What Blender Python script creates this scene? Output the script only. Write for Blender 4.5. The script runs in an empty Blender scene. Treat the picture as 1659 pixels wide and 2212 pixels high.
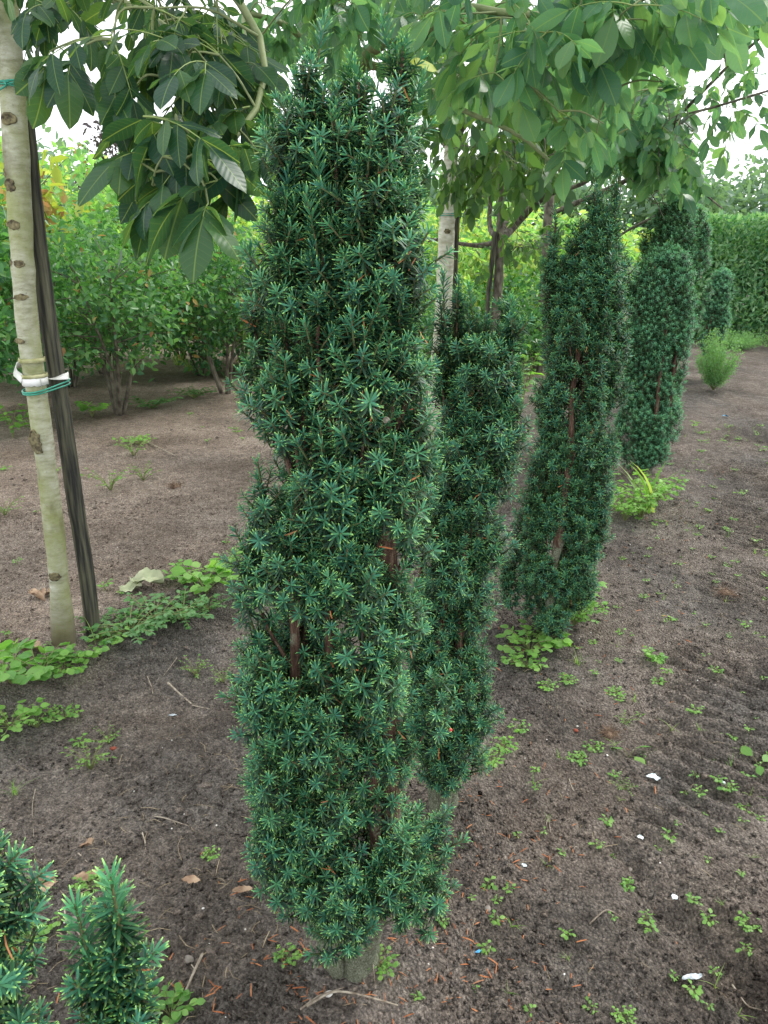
import bpy, math, random
import numpy as np
from mathutils import Vector, Matrix
RS = np.random.RandomState
random.seed(5)
sc = bpy.context.scene
COL = sc.collection
PI = math.pi

# ------------------------------------------------------------------ camera, world, sun, exposure
EYE = 1.55; PITCH = math.radians(19.0); FPX = 1671.0
cam = bpy.data.cameras.new('camera'); camo = bpy.data.objects.new('camera', cam); COL.objects.link(camo)
camo.location = (0, 0, EYE); camo.rotation_euler = (PI/2 - PITCH, 0, 0)
cam.sensor_fit = 'VERTICAL'; cam.sensor_height = 24; cam.lens = 12/math.tan(math.atan(1106/FPX))
cam.clip_start = .05; cam.clip_end = 600
sc.camera = camo

SUN_EL, SUN_AZ = math.radians(46), math.radians(60)      # azimuth measured from +Y towards +X
w = bpy.data.worlds.new('World'); sc.world = w; w.use_nodes = True
nt = w.node_tree; nt.nodes.clear()
out = nt.nodes.new('ShaderNodeOutputWorld'); bg = nt.nodes.new('ShaderNodeBackground')
sky = nt.nodes.new('ShaderNodeTexSky'); sky.sky_type = 'NISHITA'; sky.sun_disc = False
sky.sun_elevation = SUN_EL; sky.sun_rotation = SUN_AZ
tc = nt.nodes.new('ShaderNodeTexCoord'); mp = nt.nodes.new('ShaderNodeMapping'); mp.inputs['Scale'].default_value = (1, 1, 2.2)
nz = nt.nodes.new('ShaderNodeTexNoise'); nz.inputs['Scale'].default_value = 1.6; nz.inputs['Detail'].default_value = 5
rp = nt.nodes.new('ShaderNodeValToRGB')
rp.color_ramp.elements[0].position = .3; rp.color_ramp.elements[0].color = (.78, .85, .9, 1)
rp.color_ramp.elements[1].position = .65; rp.color_ramp.elements[1].color = (1, 1, 1, 1)
sc1 = nt.nodes.new('ShaderNodeVectorMath'); sc1.operation = 'SCALE'; sc1.inputs['Scale'].default_value = 11.5
mx = nt.nodes.new('ShaderNodeMix'); mx.data_type = 'RGBA'; mx.inputs['Factor'].default_value = .85
nt.links.new(tc.outputs['Generated'], mp.inputs[0]); nt.links.new(mp.outputs[0], nz.inputs['Vector'])
nt.links.new(nz.outputs['Fac'], rp.inputs[0]); nt.links.new(rp.outputs[0], sc1.inputs[0])
nt.links.new(sky.outputs[0], mx.inputs[6]); nt.links.new(sc1.outputs[0], mx.inputs[7])
nt.links.new(mx.outputs[2], bg.inputs[0]); bg.inputs[1].default_value = .1
nt.links.new(bg.outputs[0], out.inputs[0])

sl = bpy.data.lights.new('sun', 'SUN'); sl.energy = 1.5; sl.angle = math.radians(14); sl.color = (1, .96, .9)
so = bpy.data.objects.new('sun', sl); COL.objects.link(so)
sd = Vector((math.sin(SUN_AZ)*math.cos(SUN_EL), math.cos(SUN_AZ)*math.cos(SUN_EL), math.sin(SUN_EL)))
so.rotation_euler = sd.to_track_quat('Z', 'Y').to_euler(); so.location = (0, 0, 8)
sc.view_settings.view_transform = 'Standard'; sc.view_settings.look = 'None'
sc.view_settings.gamma = 1; sc.view_settings.use_curve_mapping = False; sc.view_settings.exposure = 1.08
sc.render.engine = 'CYCLES'
sc.cycles.max_bounces = 7; sc.cycles.diffuse_bounces = 4; sc.cycles.glossy_bounces = 2
sc.cycles.transmission_bounces = 4; sc.cycles.transparent_max_bounces = 4

# ------------------------------------------------------------------ geometry helpers
def ray(px, py):
    a = (px - 830)/FPX; v = (py - 1106)/FPX
    return np.array([a, math.cos(PITCH) - v*math.sin(PITCH), -(math.sin(PITCH) + v*math.cos(PITCH))])
def at(px, py, t): return np.array([0, 0, EYE]) + ray(px, py)*t            # a point t metres along the view
def at_y(px, py, y): r = ray(px, py); return np.array([0, 0, EYE]) + r*(y/r[1])
def on_ground(px, py): r = ray(px, py); return (r*(EYE/-r[2]))[:2]
def project(P):
    P = np.atleast_2d(P); c, s = math.cos(PITCH), math.sin(PITCH)
    y = P[:, 1]; z = P[:, 2] - EYE
    f = y*c - z*s; u = y*s + z*c
    f = np.where(f < .05, .05, f)
    return 830 + FPX*P[:, 0]/f, 1106 - FPX*u/f, f

def hsh(ix, iy, s):
    h = (ix.astype(np.int64)*374761393 + iy.astype(np.int64)*668265263 + s*1442695041) & 0xffffffff
    h = ((h ^ (h >> 13))*1274126177) & 0xffffffff
    return ((h ^ (h >> 16)) & 0xffff)/65535.0
def vn(x, y, s=0):
    x = np.asarray(x, float); y = np.asarray(y, float)
    ix = np.floor(x); iy = np.floor(y); fx = x - ix; fy = y - iy
    fx = fx*fx*(3 - 2*fx); fy = fy*fy*(3 - 2*fy)
    a, b = hsh(ix, iy, s), hsh(ix + 1, iy, s); c, d = hsh(ix, iy + 1, s), hsh(ix + 1, iy + 1, s)
    return (a + (b - a)*fx)*(1 - fy) + (c + (d - c)*fx)*fy
def fbm(x, y, f, o, s=0, g=.5):
    r = 0; amp = 1; tot = 0
    for i in range(o):
        r = r + amp*vn(x*f*2**i + 7.3*i, y*f*2**i - 3.1*i, s + i); tot += amp; amp *= g
    return r/tot - .5
def sm(a, b, x): t = np.clip((x - a)/(b - a), 0, 1); return t*t*(3 - 2*t)

ROW_P = np.array([-.09, 1.28]); ROW_U = np.array([.432, .902]); ROW_N = np.array([.902, -.432])
def row_s(x, y): return (x - ROW_P[0])*ROW_N[0] + (y - ROW_P[1])*ROW_N[1]
def row_l(x, y): return (x - ROW_P[0])*ROW_U[0] + (y - ROW_P[1])*ROW_U[1]
def ground_z(x, y):
    x = np.asarray(x, float); y = np.asarray(y, float)
    s = row_s(x, y); l = row_l(x, y)
    dist = np.hypot(x, y)
    near = 1 - sm(8, 20, dist)
    mound = 0
    for mx_, my_ in ((-.075, 1.30), (.165, 1.80), (.69, 2.90), (1.84, 5.25), (2.20, 6.25), (-1.30, 2.80), (-.345, .60)):
        mound = mound + .03*np.exp(-((x - mx_)**2 + (y - my_)**2)/.11**2)
    z = mound + .05*fbm(x, y, .9, 2, 3)
    z = z - .075*sm(-1.66, -1.38, s)*(1 - sm(-1.2, -.25, s))          # furrow beside the tree row
    z = z + .02*np.exp(-(s/.22)**2) - .02*sm(.25, .8, s)
    z = z + .03*fbm(x, y, 5, 3, 11)*near
    cl = fbm(x, y, 24, 3, 31, .6)
    z = z + (.026*cl + .018*np.clip(cl, 0, 1)**.7 + .008*fbm(x, y, 55, 2, 91, .6))*near*(.6 + .9*vn(x*2.3, y*2.3, 77))
    # broken tyre lug marks along the track on the right
    q = l + .25*(s - 1) + .05*vn(s*6, l*3, 5)
    wav = np.sin(q*2*PI/.085)
    mask = sm(.38, .55, s)*(1 - sm(1.6, 2.0, s))*sm(.3, .55, vn(s*3, l*2.2, 9))*near
    z = z + .017*wav*mask
    # wheel rut
    for (ax, ay), (bx, by), dep, wd in (((.64, 1.70), (.86, 1.13), .045, .045), ((.77, 1.75), (.99, 1.18), -.03, .045)):
        ux, uy = bx - ax, by - ay; ll = math.hypot(ux, uy); ux /= ll; uy /= ll
        tt = (x - ax)*ux + (y - ay)*uy; dd = -(x - ax)*uy + (y - ay)*ux + .03*(vn(x*9, y*9, 4) - .5)
        z = z - dep*np.exp(-(dd/wd)**2)*sm(-.1, .15, tt)
    return z*(1 - sm(25, 50, dist))
def gz(x, y): return float(ground_z(np.array([x]), np.array([y]))[0])

class Geo:
    def __init__(s): s.V = []; s.A = []; s.F = []; s.n = 0
    def add(s, V, A, F):
        V = np.asarray(V, float)
        if len(V) == 0: return
        s.V.append(V); s.A.append(np.asarray(A, float))
        for f, mi in F: s.F.append((np.asarray(f, np.int64) + s.n, mi))
        s.n += len(V)
    def inst(s, T, M, P, rnd):
        """T = (V, A, F) template repeated with matrices M (m,3,3) and positions P (m,3)"""
        V, A, F = T; m = len(P)
        if m == 0: return
        W = np.einsum('mij,nj->mni', M, V) + P[:, None, :]
        B = np.repeat(A[None], m, 0).copy(); B[:, :, 0] = B[:, :, 0]*.3 + np.asarray(rnd)[:, None]*.7
        off = (np.arange(m)*len(V))
        s.add(W.reshape(-1, 3), B.reshape(-1, 3), [((f[None] + off[:, None, None]).reshape(-1, f.shape[1]), mi) for f, mi in F])
    def tpl(s): return (np.concatenate(s.V), np.concatenate(s.A), s.F)
    def mesh(s, name, mats, origin=(0, 0, 0), smooth=True):
        me = bpy.data.meshes.new(name)
        V = np.concatenate(s.V) - np.asarray(origin)[None]; A = np.concatenate(s.A)
        idx = np.concatenate([f.reshape(-1) for f, _ in s.F])
        cnt = np.concatenate([np.full(len(f), f.shape[1]) for f, _ in s.F])
        mi = np.concatenate([np.full(len(f), m) for f, m in s.F])
        me.vertices.add(len(V)); me.vertices.foreach_set('co', V.astype(np.float32).ravel())
        me.loops.add(len(idx)); me.loops.foreach_set('vertex_index', idx.astype(np.int32))
        me.polygons.add(len(cnt)); st = np.concatenate([[0], np.cumsum(cnt)[:-1]])
        me.polygons.foreach_set('loop_start', st.astype(np.int32))
        me.polygons.foreach_set('material_index', mi.astype(np.int32))
        if smooth: me.polygons.foreach_set('use_smooth', np.ones(len(cnt), bool))
        at_ = me.attributes.new('uvr', 'FLOAT_COLOR', 'POINT')
        at_.data.foreach_set('color', np.concatenate([A, np.ones((len(A), 1))], 1).astype(np.float32).ravel())
        for m in (mats if isinstance(mats, (list, tuple)) else [mats]): me.materials.append(m)
        me.update(calc_edges=True)
        return me

def link(name, data, parent=None, mat=None):
    o = bpy.data.objects.new(name, data); COL.objects.link(o)
    if parent is not None: o.parent = parent
    if mat is not None: o.matrix_basis = mat
    return o
def tag(o, label=None, cat=None, group=None, kind=None):
    if label: o['label'] = label
    if cat: o['category'] = cat
    if group: o['group'] = group
    if kind: o['kind'] = kind
    return o
def thing(name, loc, label, cat, group=None):
    o = link(name, None); o.location = tuple(loc); o.empty_display_size = .1
    return tag(o, label, cat, group)
def mat4(M, p): 
    m = Matrix([[*M[0], p[0]], [*M[1], p[1]], [*M[2], p[2]], [0, 0, 0, 1]]); return m
def unit(v): v = np.asarray(v, float); return v/(np.linalg.norm(v, axis=-1, keepdims=True) + 1e-9)
def frames_z(D, roll):
    """matrices whose local Z is D"""
    D = unit(D); up = np.where(np.abs(D[:, 2:3]) > .95, np.array([[1., 0, 0]]), np.array([[0., 0, 1]]))
    X = unit(np.cross(up, D)); Y = np.cross(D, X)
    c, s = np.cos(roll)[:, None], np.sin(roll)[:, None]
    return np.stack([X*c + Y*s, -X*s + Y*c, D], -1)
def frames_yz(Yd, N, sc_=1.0):
    """local Y along Yd, local Z near N"""
    Yd = unit(Yd); X = unit(np.cross(Yd, N)); Z = np.cross(X, Yd)
    M = np.stack([X, Yd, Z], -1)
    return M*np.asarray(sc_).reshape(-1, 1, 1) if np.ndim(sc_) else M*sc_
def tube(pts, rad, sides=8, r=.5, cap=True):
    pts = np.asarray(pts, float); n = len(pts); rad = np.broadcast_to(rad, (n,))
    T = np.gradient(pts, axis=0); T = unit(T)
    ref = np.array([0, 1., 0]) if abs(T[0][1]) < .9 else np.array([1., 0, 0])
    X = unit(np.cross(np.broadcast_to(ref, T.shape), T)); Y = np.cross(T, X)
    a = np.arange(sides)*2*PI/sides
    V = pts[:, None] + rad[:, None, None]*(np.cos(a)[None, :, None]*X[:, None] + np.sin(a)[None, :, None]*Y[:, None])
    A = np.zeros((n, sides, 3)); A[..., 0] = r; A[..., 1] = np.linspace(0, 1, n)[:, None]; A[..., 2] = (a/(2*PI))[None]
    i = np.arange(n - 1)[:, None]*sides; j = np.arange(sides)[None]; k = (j + 1) % sides
    F = [(np.stack([i + j, i + k, i + sides + k, i + sides + j], -1).reshape(-1, 4), 0)]
    if cap:
        F.append((np.arange(sides)[::-1][None].copy(), 0)); F.append(((n - 1)*sides + np.arange(sides)[None], 0))
    return V.reshape(-1, 3), A.reshape(-1, 3), F
def spline(P, n):
    P = np.asarray(P, float)
    t = np.concatenate([[0], np.cumsum(np.linalg.norm(np.diff(P, axis=0), axis=1))]); t /= t[-1]
    u = np.linspace(0, 1, n)
    Q = np.stack([np.interp(u, t, P[:, i]) for i in range(P.shape[1])], 1)
    for _ in range(max(1, n//len(P)//2)): Q[1:-1] = (Q[:-2] + 2*Q[1:-1] + Q[2:])/4
    return Q
def setmi(F, mi): return [(f, mi) for f, _ in F]

# ------------------------------------------------------------------ materials
def newmat(name):
    m = bpy.data.materials.new(name); m.use_nodes = True; n = m.node_tree; n.nodes.clear(); return m, n
def N(n, t, **k):
    x = n.nodes.new(t)
    for a, b in k.items():
        if a.startswith('i_'): x.inputs[a[2:].replace('_', ' ')].default_value = b
        else: setattr(x, a, b)
    return x
def ramp(n, pts, inp=None):
    r = n.nodes.new('ShaderNodeValToRGB'); e = r.color_ramp.elements
    while len(e) < len(pts): e.new(.5)
    for q, (p, c) in zip(e, pts): q.position = p; q.color = (*c, 1)
    if inp is not None: n.links.new(inp, r.inputs[0])
    return r
def mixc(n, f, a, b, mode='MIX'):
    m = N(n, 'ShaderNodeMix', data_type='RGBA', blend_type=mode)
    for s, v in ((0, f), (6, a), (7, b)):
        if hasattr(v, 'is_output') or hasattr(v, 'links'): n.links.new(v, m.inputs[s])
        else: m.inputs[s].default_value = v if s == 0 else (*v, 1)
    return m.outputs[2]
def math_(n, op, a, b=None, clamp=False):
    m = N(n, 'ShaderNodeMath', operation=op); m.use_clamp = clamp
    for i, v in enumerate((a, b)):
        if v is None: continue
        if hasattr(v, 'links'): n.links.new(v, m.inputs[i])
        else: m.inputs[i].default_value = v
    return m.outputs[0]

def leaf_mat(name, cols, tip=None, rough=.45, trans=.35, tcol=None, veins=0, spec=.3, spots=None, vein_col=None, tipfrom=.8, age_light=False):
    """leaf pigment: cols spread by a random value per leaf, tip colour towards the end, veins from leaf coordinates"""
    m, n = newmat(name)
    a = N(n, 'ShaderNodeAttribute', attribute_name='uvr'); s = N(n, 'ShaderNodeSeparateColor'); n.links.new(a.outputs['Color'], s.inputs[0])
    oi = N(n, 'ShaderNodeObjectInfo')
    r = math_(n, 'FRACT', math_(n, 'ADD', s.outputs[0], math_(n, 'MULTIPLY', oi.outputs['Random'], 1.0)))
    k = len(cols); rr = ramp(n, [(i/(k - 1), c) for i, c in enumerate(cols)], r); c = rr.outputs[0]
    t = N(n, 'ShaderNodeTexCoord'); z = N(n, 'ShaderNodeTexNoise', i_Scale=9.0, i_Detail=2.0); n.links.new(t.outputs['Object'], z.inputs['Vector'])
    vv = s.outputs[1]; uu = s.outputs[2]
    if veins:
        au = math_(n, 'ABSOLUTE', math_(n, 'SUBTRACT', uu, .5))
        ph = math_(n, 'MULTIPLY', math_(n, 'SUBTRACT', vv, math_(n, 'MULTIPLY', au, .35)), veins*2*PI)
        sn = math_(n, 'SINE', ph)
        lat = N(n, 'ShaderNodeMapRange', i_From_Min=.8, i_From_Max=1.0); n.links.new(sn, lat.inputs[0])
        mid = N(n, 'ShaderNodeMapRange', i_From_Min=.03, i_From_Max=.01); n.links.new(au, mid.inputs[0])
        vm = math_(n, 'MAXIMUM', math_(n, 'MULTIPLY', lat.outputs[0], .16), mid.outputs[0])
        c = mixc(n, math_(n, 'MULTIPLY', vm, .6), c, vein_col or (.16, .26, .07))
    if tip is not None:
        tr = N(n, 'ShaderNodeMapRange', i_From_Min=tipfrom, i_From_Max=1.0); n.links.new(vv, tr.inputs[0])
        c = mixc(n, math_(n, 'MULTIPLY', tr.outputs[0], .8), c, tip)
    if age_light:
        c = mixc(n, 1.0, c, ramp(n, [(0, (.22, .23, .20)), (.45, (.7, .7, .65)), (1, (3.0, 3.05, 3.1))], uu).outputs[0], 'MULTIPLY')  # older needles darker; shaded bases and lit tips are painted in too
    if spots:
        z2 = N(n, 'ShaderNodeTexNoise', i_Scale=60.0, i_Detail=2.0); n.links.new(t.outputs['Object'], z2.inputs['Vector'])
        sp = N(n, 'ShaderNodeMapRange', i_From_Min=.68, i_From_Max=.74); n.links.new(z2.outputs['Fac'], sp.inputs[0])
        c = mixc(n, math_(n, 'MULTIPLY', sp.outputs[0], .7), c, spots)
    p = N(n, 'ShaderNodeBsdfPrincipled'); n.links.new(c, p.inputs['Base Color']); p.inputs['Roughness'].default_value = rough
    p.inputs['Specular IOR Level'].default_value = spec
    if veins:
        b = N(n, 'ShaderNodeBump', i_Strength=.12, i_Distance=.002); n.links.new(math_(n, 'MULTIPLY', sn, .5), b.inputs['Height']); n.links.new(b.outputs[0], p.inputs['Normal'])
    o = N(n, 'ShaderNodeOutputMaterial')
    if trans > 0:
        tl = N(n, 'ShaderNodeBsdfTranslucent')
        n.links.new(mixc(n, 1.0, c, tcol or (2.6, 2.8, 1.2), 'MULTIPLY'), tl.inputs[0])
        ms = N(n, 'ShaderNodeMixShader'); ms.inputs[0].default_value = trans
        n.links.new(p.outputs[0], ms.inputs[1]); n.links.new(tl.outputs[0], ms.inputs[2]); n.links.new(ms.outputs[0], o.inputs[0])
    else: n.links.new(p.outputs[0], o.inputs[0])
    return m

def simple(name, col, rough=.7, col2=None, scale=20, bump=0, detail=4, spec=.3, stretch=(1, 1, 1), lo=.35, hi=.65, bdist=.004):
    m, n = newmat(name); t = N(n, 'ShaderNodeTexCoord'); mp = N(n, 'ShaderNodeMapping'); mp.inputs['Scale'].default_value = stretch
    n.links.new(t.outputs['Object'], mp.inputs[0]); z = N(n, 'ShaderNodeTexNoise', i_Scale=float(scale), i_Detail=float(detail)); n.links.new(mp.outputs[0], z.inputs['Vector'])
    r = ramp(n, [(lo, col), (hi, col2 or col)], z.outputs['Fac'])
    p = N(n, 'ShaderNodeBsdfPrincipled'); n.links.new(r.outputs[0], p.inputs['Base Color']); p.inputs['Roughness'].default_value = rough
    p.inputs['Specular IOR Level'].default_value = spec
    if bump:
        b = N(n, 'ShaderNodeBump', i_Strength=float(bump), i_Distance=bdist); n.links.new(z.outputs['Fac'], b.inputs['Height']); n.links.new(b.outputs[0], p.inputs['Normal'])
    o = N(n, 'ShaderNodeOutputMaterial'); n.links.new(p.outputs[0], o.inputs[0]); return m

def soil_mat():
    m, n = newmat('soil'); t = N(n, 'ShaderNodeTexCoord')
    a = N(n, 'ShaderNodeAttribute', attribute_name='uvr'); s = N(n, 'ShaderNodeSeparateColor'); n.links.new(a.outputs['Color'], s.inputs[0])
    def nz(sc_, d, ro=.6):
        z = N(n, 'ShaderNodeTexNoise', i_Scale=float(sc_), i_Detail=float(d), i_Roughness=ro); n.links.new(t.outputs['Object'], z.inputs['Vector']); return z.outputs['Fac']
    f1 = nz(1.3, 4); f2 = nz(14, 6, .7); f3 = nz(115, 5, .75); f4 = nz(420, 2)
    wet = ramp(n, [(.3, (.09, .083, .077)), (.5, (.158, .147, .137)), (.7, (.24, .226, .21))], f2).outputs[0]
    dry = ramp(n, [(.3, (.25, .20, .165)), (.5, (.37, .305, .255)), (.72, (.47, .40, .34))], f2).outputs[0]  # dry soil, raised further to paint in the more open light there
    c = mixc(n, s.outputs[0], wet, dry)
    c = mixc(n, .8, c, ramp(n, [(.34, (.42, .40, .39)), (.5, (.95, .95, .95)), (.66, (1.5, 1.47, 1.42))], f3).outputs[0], 'MULTIPLY')
    c = mixc(n, .85, c, ramp(n, [(.34, (.6, .57, .54)), (.66, (1.3, 1.3, 1.3))], f1).outputs[0], 'MULTIPLY')
    wv = N(n, 'ShaderNodeTexNoise', i_Scale=40.0, i_Detail=3.0); n.links.new(t.outputs['Object'], wv.inputs['Vector'])
    wa = N(n, 'ShaderNodeVectorMath', operation='SCALE'); wa.inputs['Scale'].default_value = .03; n.links.new(wv.outputs['Color'], wa.inputs[0])
    wb = N(n, 'ShaderNodeVectorMath', operation='ADD'); n.links.new(t.outputs['Object'], wb.inputs[0]); n.links.new(wa.outputs[0], wb.inputs[1])
    vo = N(n, 'ShaderNodeTexVoronoi', i_Scale=110.0, i_Randomness=1.0); n.links.new(t.outputs['Object'], vo.inputs['Vector'])
    vs = N(n, 'ShaderNodeSeparateColor'); n.links.new(vo.outputs['Color'], vs.inputs[0])
    vo2 = N(n, 'ShaderNodeTexVoronoi', i_Scale=260.0, i_Randomness=1.0); n.links.new(t.outputs['Object'], vo2.inputs['Vector'])
    vs2 = N(n, 'ShaderNodeSeparateColor'); n.links.new(vo2.outputs['Color'], vs2.inputs[0])
    c = mixc(n, .5, c, ramp(n, [(0, (.45, .43, .42)), (.5, (.95, .94, .93)), (1, (1.6, 1.56, 1.5))], vs.outputs[0]).outputs[0], 'MULTIPLY')
    c = mixc(n, .5, c, ramp(n, [(0, (.45, .43, .42)), (.5, (.95, .94, .93)), (1, (1.6, 1.56, 1.5))], vs2.outputs[0]).outputs[0], 'MULTIPLY')
    gr = N(n, 'ShaderNodeMapRange', i_From_Min=.66, i_From_Max=.7); n.links.new(f4, gr.inputs[0])     # pale sand grains
    c = mixc(n, math_(n, 'MULTIPLY', gr.outputs[0], .55), c, (.32, .29, .25))
    p = N(n, 'ShaderNodeBsdfPrincipled'); n.links.new(c, p.inputs['Base Color']); p.inputs['Roughness'].default_value = .95; p.inputs['Specular IOR Level'].default_value = .15
    h = math_(n, 'ADD', math_(n, 'SUBTRACT', math_(n, 'MULTIPLY', f3, .5), math_(n, 'MULTIPLY', vo.outputs['Distance'], .9)), math_(n, 'MULTIPLY', nz(60, 5, .7), .8))
    b = N(n, 'ShaderNodeBump', i_Strength=1.0, i_Distance=.03); n.links.new(h, b.inputs['Height']); n.links.new(b.outputs[0], p.inputs['Normal'])
    o = N(n, 'ShaderNodeOutputMaterial'); n.links.new(p.outputs[0], o.inputs[0]); return m

def bark_pale():
    """pale young bark: fine cross bands, green algae film and grey patches"""
    m, n = newmat('pale_bark'); t = N(n, 'ShaderNodeTexCoord')
    def nz(sc_, d, st=(1, 1, 1), ro=.55):
        mp = N(n, 'ShaderNodeMapping'); mp.inputs['Scale'].default_value = st; n.links.new(t.outputs['Object'], mp.inputs[0])
        z = N(n, 'ShaderNodeTexNoise', i_Scale=float(sc_), i_Detail=float(d), i_Roughness=ro); n.links.new(mp.outputs[0], z.inputs['Vector']); return z.outputs['Fac']
    band = nz(16, 5, (1, 1, 3.2), .65); big = nz(5, 4, (1.6, 1.6, 1)); fine = nz(90, 4, (1, 1, 3.5)); alg = nz(9, 5, (1, 1, .6))
    c = ramp(n, [(.3, (.20, .19, .13)), (.5, (.42, .41, .33)), (.7, (.58, .57, .50))], band).outputs[0]
    am = N(n, 'ShaderNodeMapRange', i_From_Min=.28, i_From_Max=.62); n.links.new(alg, am.inputs[0])
    c = mixc(n, math_(n, 'MULTIPLY', am.outputs[0], .85), c, (.24, .26, .09))
    bm = N(n, 'ShaderNodeMapRange', i_From_Min=.56, i_From_Max=.7); n.links.new(big, bm.inputs[0])
    c = mixc(n, math_(n, 'MULTIPLY', bm.outputs[0], .7), c, (.11, .095, .055))
    fm = N(n, 'ShaderNodeMapRange', i_From_Min=.62, i_From_Max=.7); n.links.new(fine, fm.inputs[0])
    c = mixc(n, math_(n, 'MULTIPLY', fm.outputs[0], .5), c, (.10, .09, .06))
    sp = N(n, 'ShaderNodeSeparateXYZ'); n.links.new(t.outputs['Object'], sp.inputs[0])
    soilm = N(n, 'ShaderNodeMapRange', i_From_Min=.2, i_From_Max=.02); n.links.new(math_(n, 'ADD', sp.outputs[2], math_(n, 'MULTIPLY', math_(n, 'SUBTRACT', alg, .5), .2)), soilm.inputs[0])
    c = mixc(n, math_(n, 'MULTIPLY', soilm.outputs[0], .8), c, (.10, .075, .05))
    p = N(n, 'ShaderNodeBsdfPrincipled'); n.links.new(c, p.inputs['Base Color']); p.inputs['Roughness'].default_value = .75; p.inputs['Specular IOR Level'].default_value = .25
    b = N(n, 'ShaderNodeBump', i_Strength=.7, i_Distance=.003); n.links.new(math_(n, 'ADD', band, fine), b.inputs['Height']); n.links.new(b.outputs[0], p.inputs['Normal'])
    o = N(n, 'ShaderNodeOutputMaterial'); n.links.new(p.outputs[0], o.inputs[0]); return m

def bark_yew():
    m, n = newmat('yew_bark'); t = N(n, 'ShaderNodeTexCoord')
    mp = N(n, 'ShaderNodeMapping'); mp.inputs['Scale'].default_value = (1, 1, .18); n.links.new(t.outputs['Object'], mp.inputs[0])
    z = N(n, 'ShaderNodeTexNoise', i_Scale=110.0, i_Detail=5.0, i_Roughness=.65); n.links.new(mp.outputs[0], z.inputs['Vector'])
    z2 = N(n, 'ShaderNodeTexNoise', i_Scale=16.0, i_Detail=5.0, i_Roughness=.7); n.links.new(t.outputs['Object'], z2.inputs['Vector'])
    z3 = N(n, 'ShaderNodeTexNoise', i_Scale=230.0, i_Detail=3.0, i_Roughness=.7); n.links.new(t.outputs['Object'], z3.inputs['Vector'])
    c = ramp(n, [(.3, (.03, .018, .013)), (.5, (.085, .05, .035)), (.7, (.20, .135, .095))], z.outputs['Fac']).outputs[0]
    lich = ramp(n, [(.3, (.06, .065, .04)), (.5, (.15, .16, .11)), (.7, (.28, .30, .23))], z3.outputs['Fac']).outputs[0]
    sp = N(n, 'ShaderNodeSeparateXYZ'); n.links.new(t.outputs['Object'], sp.inputs[0])
    hm = N(n, 'ShaderNodeMapRange', i_From_Min=.7, i_From_Max=.05, i_To_Min=-.1, i_To_Max=.2); n.links.new(sp.outputs[2], hm.inputs[0])
    lm = N(n, 'ShaderNodeMapRange', i_From_Min=.52, i_From_Max=.62); n.links.new(math_(n, 'ADD', z2.outputs['Fac'], hm.outputs[0]), lm.inputs[0])
    c = mixc(n, lm.outputs[0], c, lich)
    p = N(n, 'ShaderNodeBsdfPrincipled'); n.links.new(c, p.inputs['Base Color']); p.inputs['Roughness'].default_value = .9; p.inputs['Specular IOR Level'].default_value = .15
    b = N(n, 'ShaderNodeBump', i_Strength=1.0, i_Distance=.006); n.links.new(math_(n, 'ADD', z.outputs['Fac'], math_(n, 'MULTIPLY', z3.outputs['Fac'], .6)), b.inputs['Height']); n.links.new(b.outputs[0], p.inputs['Normal'])
    o = N(n, 'ShaderNodeOutputMaterial'); n.links.new(p.outputs[0], o.inputs[0]); return m

M = {}
M['soil'] = soil_mat(); M['pale'] = bark_pale(); M['yewbark'] = bark_yew()
M['needle'] = leaf_mat('yew_needles', [(.011, .048, .028), (.017, .064, .036), (.026, .080, .033), (.014, .056, .041)], tip=(.17, .29, .07), rough=.45, trans=.05, spec=.2, tipfrom=.75, age_light=True)
M['cream'] = simple('cream_bark', (.36, .34, .24), col2=(.62, .60, .50), scale=14, rough=.75, bump=.5, stretch=(1, 1, 2.5))
M['needle_top'] = leaf_mat('upper_yew_needles', [(.018, .070, .033), (.028, .092, .037), (.022, .080, .042)], tip=(.17, .29, .07), rough=.45, trans=.08, spec=.22, tipfrom=.75, age_light=True)
M['needle_light'] = leaf_mat('light_yew_needles', [(.03, .105, .05), (.045, .13, .05), (.03, .10, .06)], tip=(.13, .22, .06), rough=.42, trans=.15, tipfrom=.6)
M['needle_far'] = leaf_mat('far_yew_needles', [(.035, .115, .07), (.05, .14, .075), (.065, .145, .06)], tip=(.09, .17, .06), rough=.5, trans=.1, age_light=True)
M['dead'] = leaf_mat('dead_needles', [(.28, .085, .03), (.42, .16, .06), (.30, .14, .07)], rough=.7, trans=.05)
M['twig'] = simple('green_twig', (.05, .085, .025), col2=(.09, .075, .03), scale=60)
M['walnut'] = leaf_mat('walnut_leaves', [(.012, .046, .027), (.022, .072, .036), (.045, .115, .038), (.018, .06, .038)], rough=.36, trans=.42, tcol=(4.2, 3.0, 1.3), veins=9)
M['walnut_top'] = leaf_mat('walnut_leaves_right', [(.035, .105, .065), (.07, .175, .085), (.11, .22, .08), (.06, .15, .10)], rough=.36, trans=.45, tcol=(3.0, 2.7, 1.6), veins=9)
M['walnut_far'] = leaf_mat('walnut_leaves_far', [(.03, .085, .035), (.05, .125, .04), (.075, .16, .045), (.035, .09, .04)], rough=.45, trans=.48, tcol=(3.4, 2.7, 1.3))
M['rachis'] = simple('leaf_stalk', (.16, .22, .06), col2=(.20, .26, .08), scale=30, rough=.5)
M['greenbranch'] = simple('green_branch', (.13, .16, .06), col2=(.19, .22, .10), scale=25, rough=.6, bump=.4)
M['brownbark'] = simple('brown_bark', (.055, .045, .035), col2=(.19, .17, .13), scale=26, rough=.85, bump=.8, stretch=(1, 1, .4), bdist=.008)
M['shrub1'] = leaf_mat('shrub_leaves_dark', [(.045, .13, .05), (.09, .22, .075), (.035, .11, .06), (.16, .30, .10)], rough=.33, trans=.35)
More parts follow.
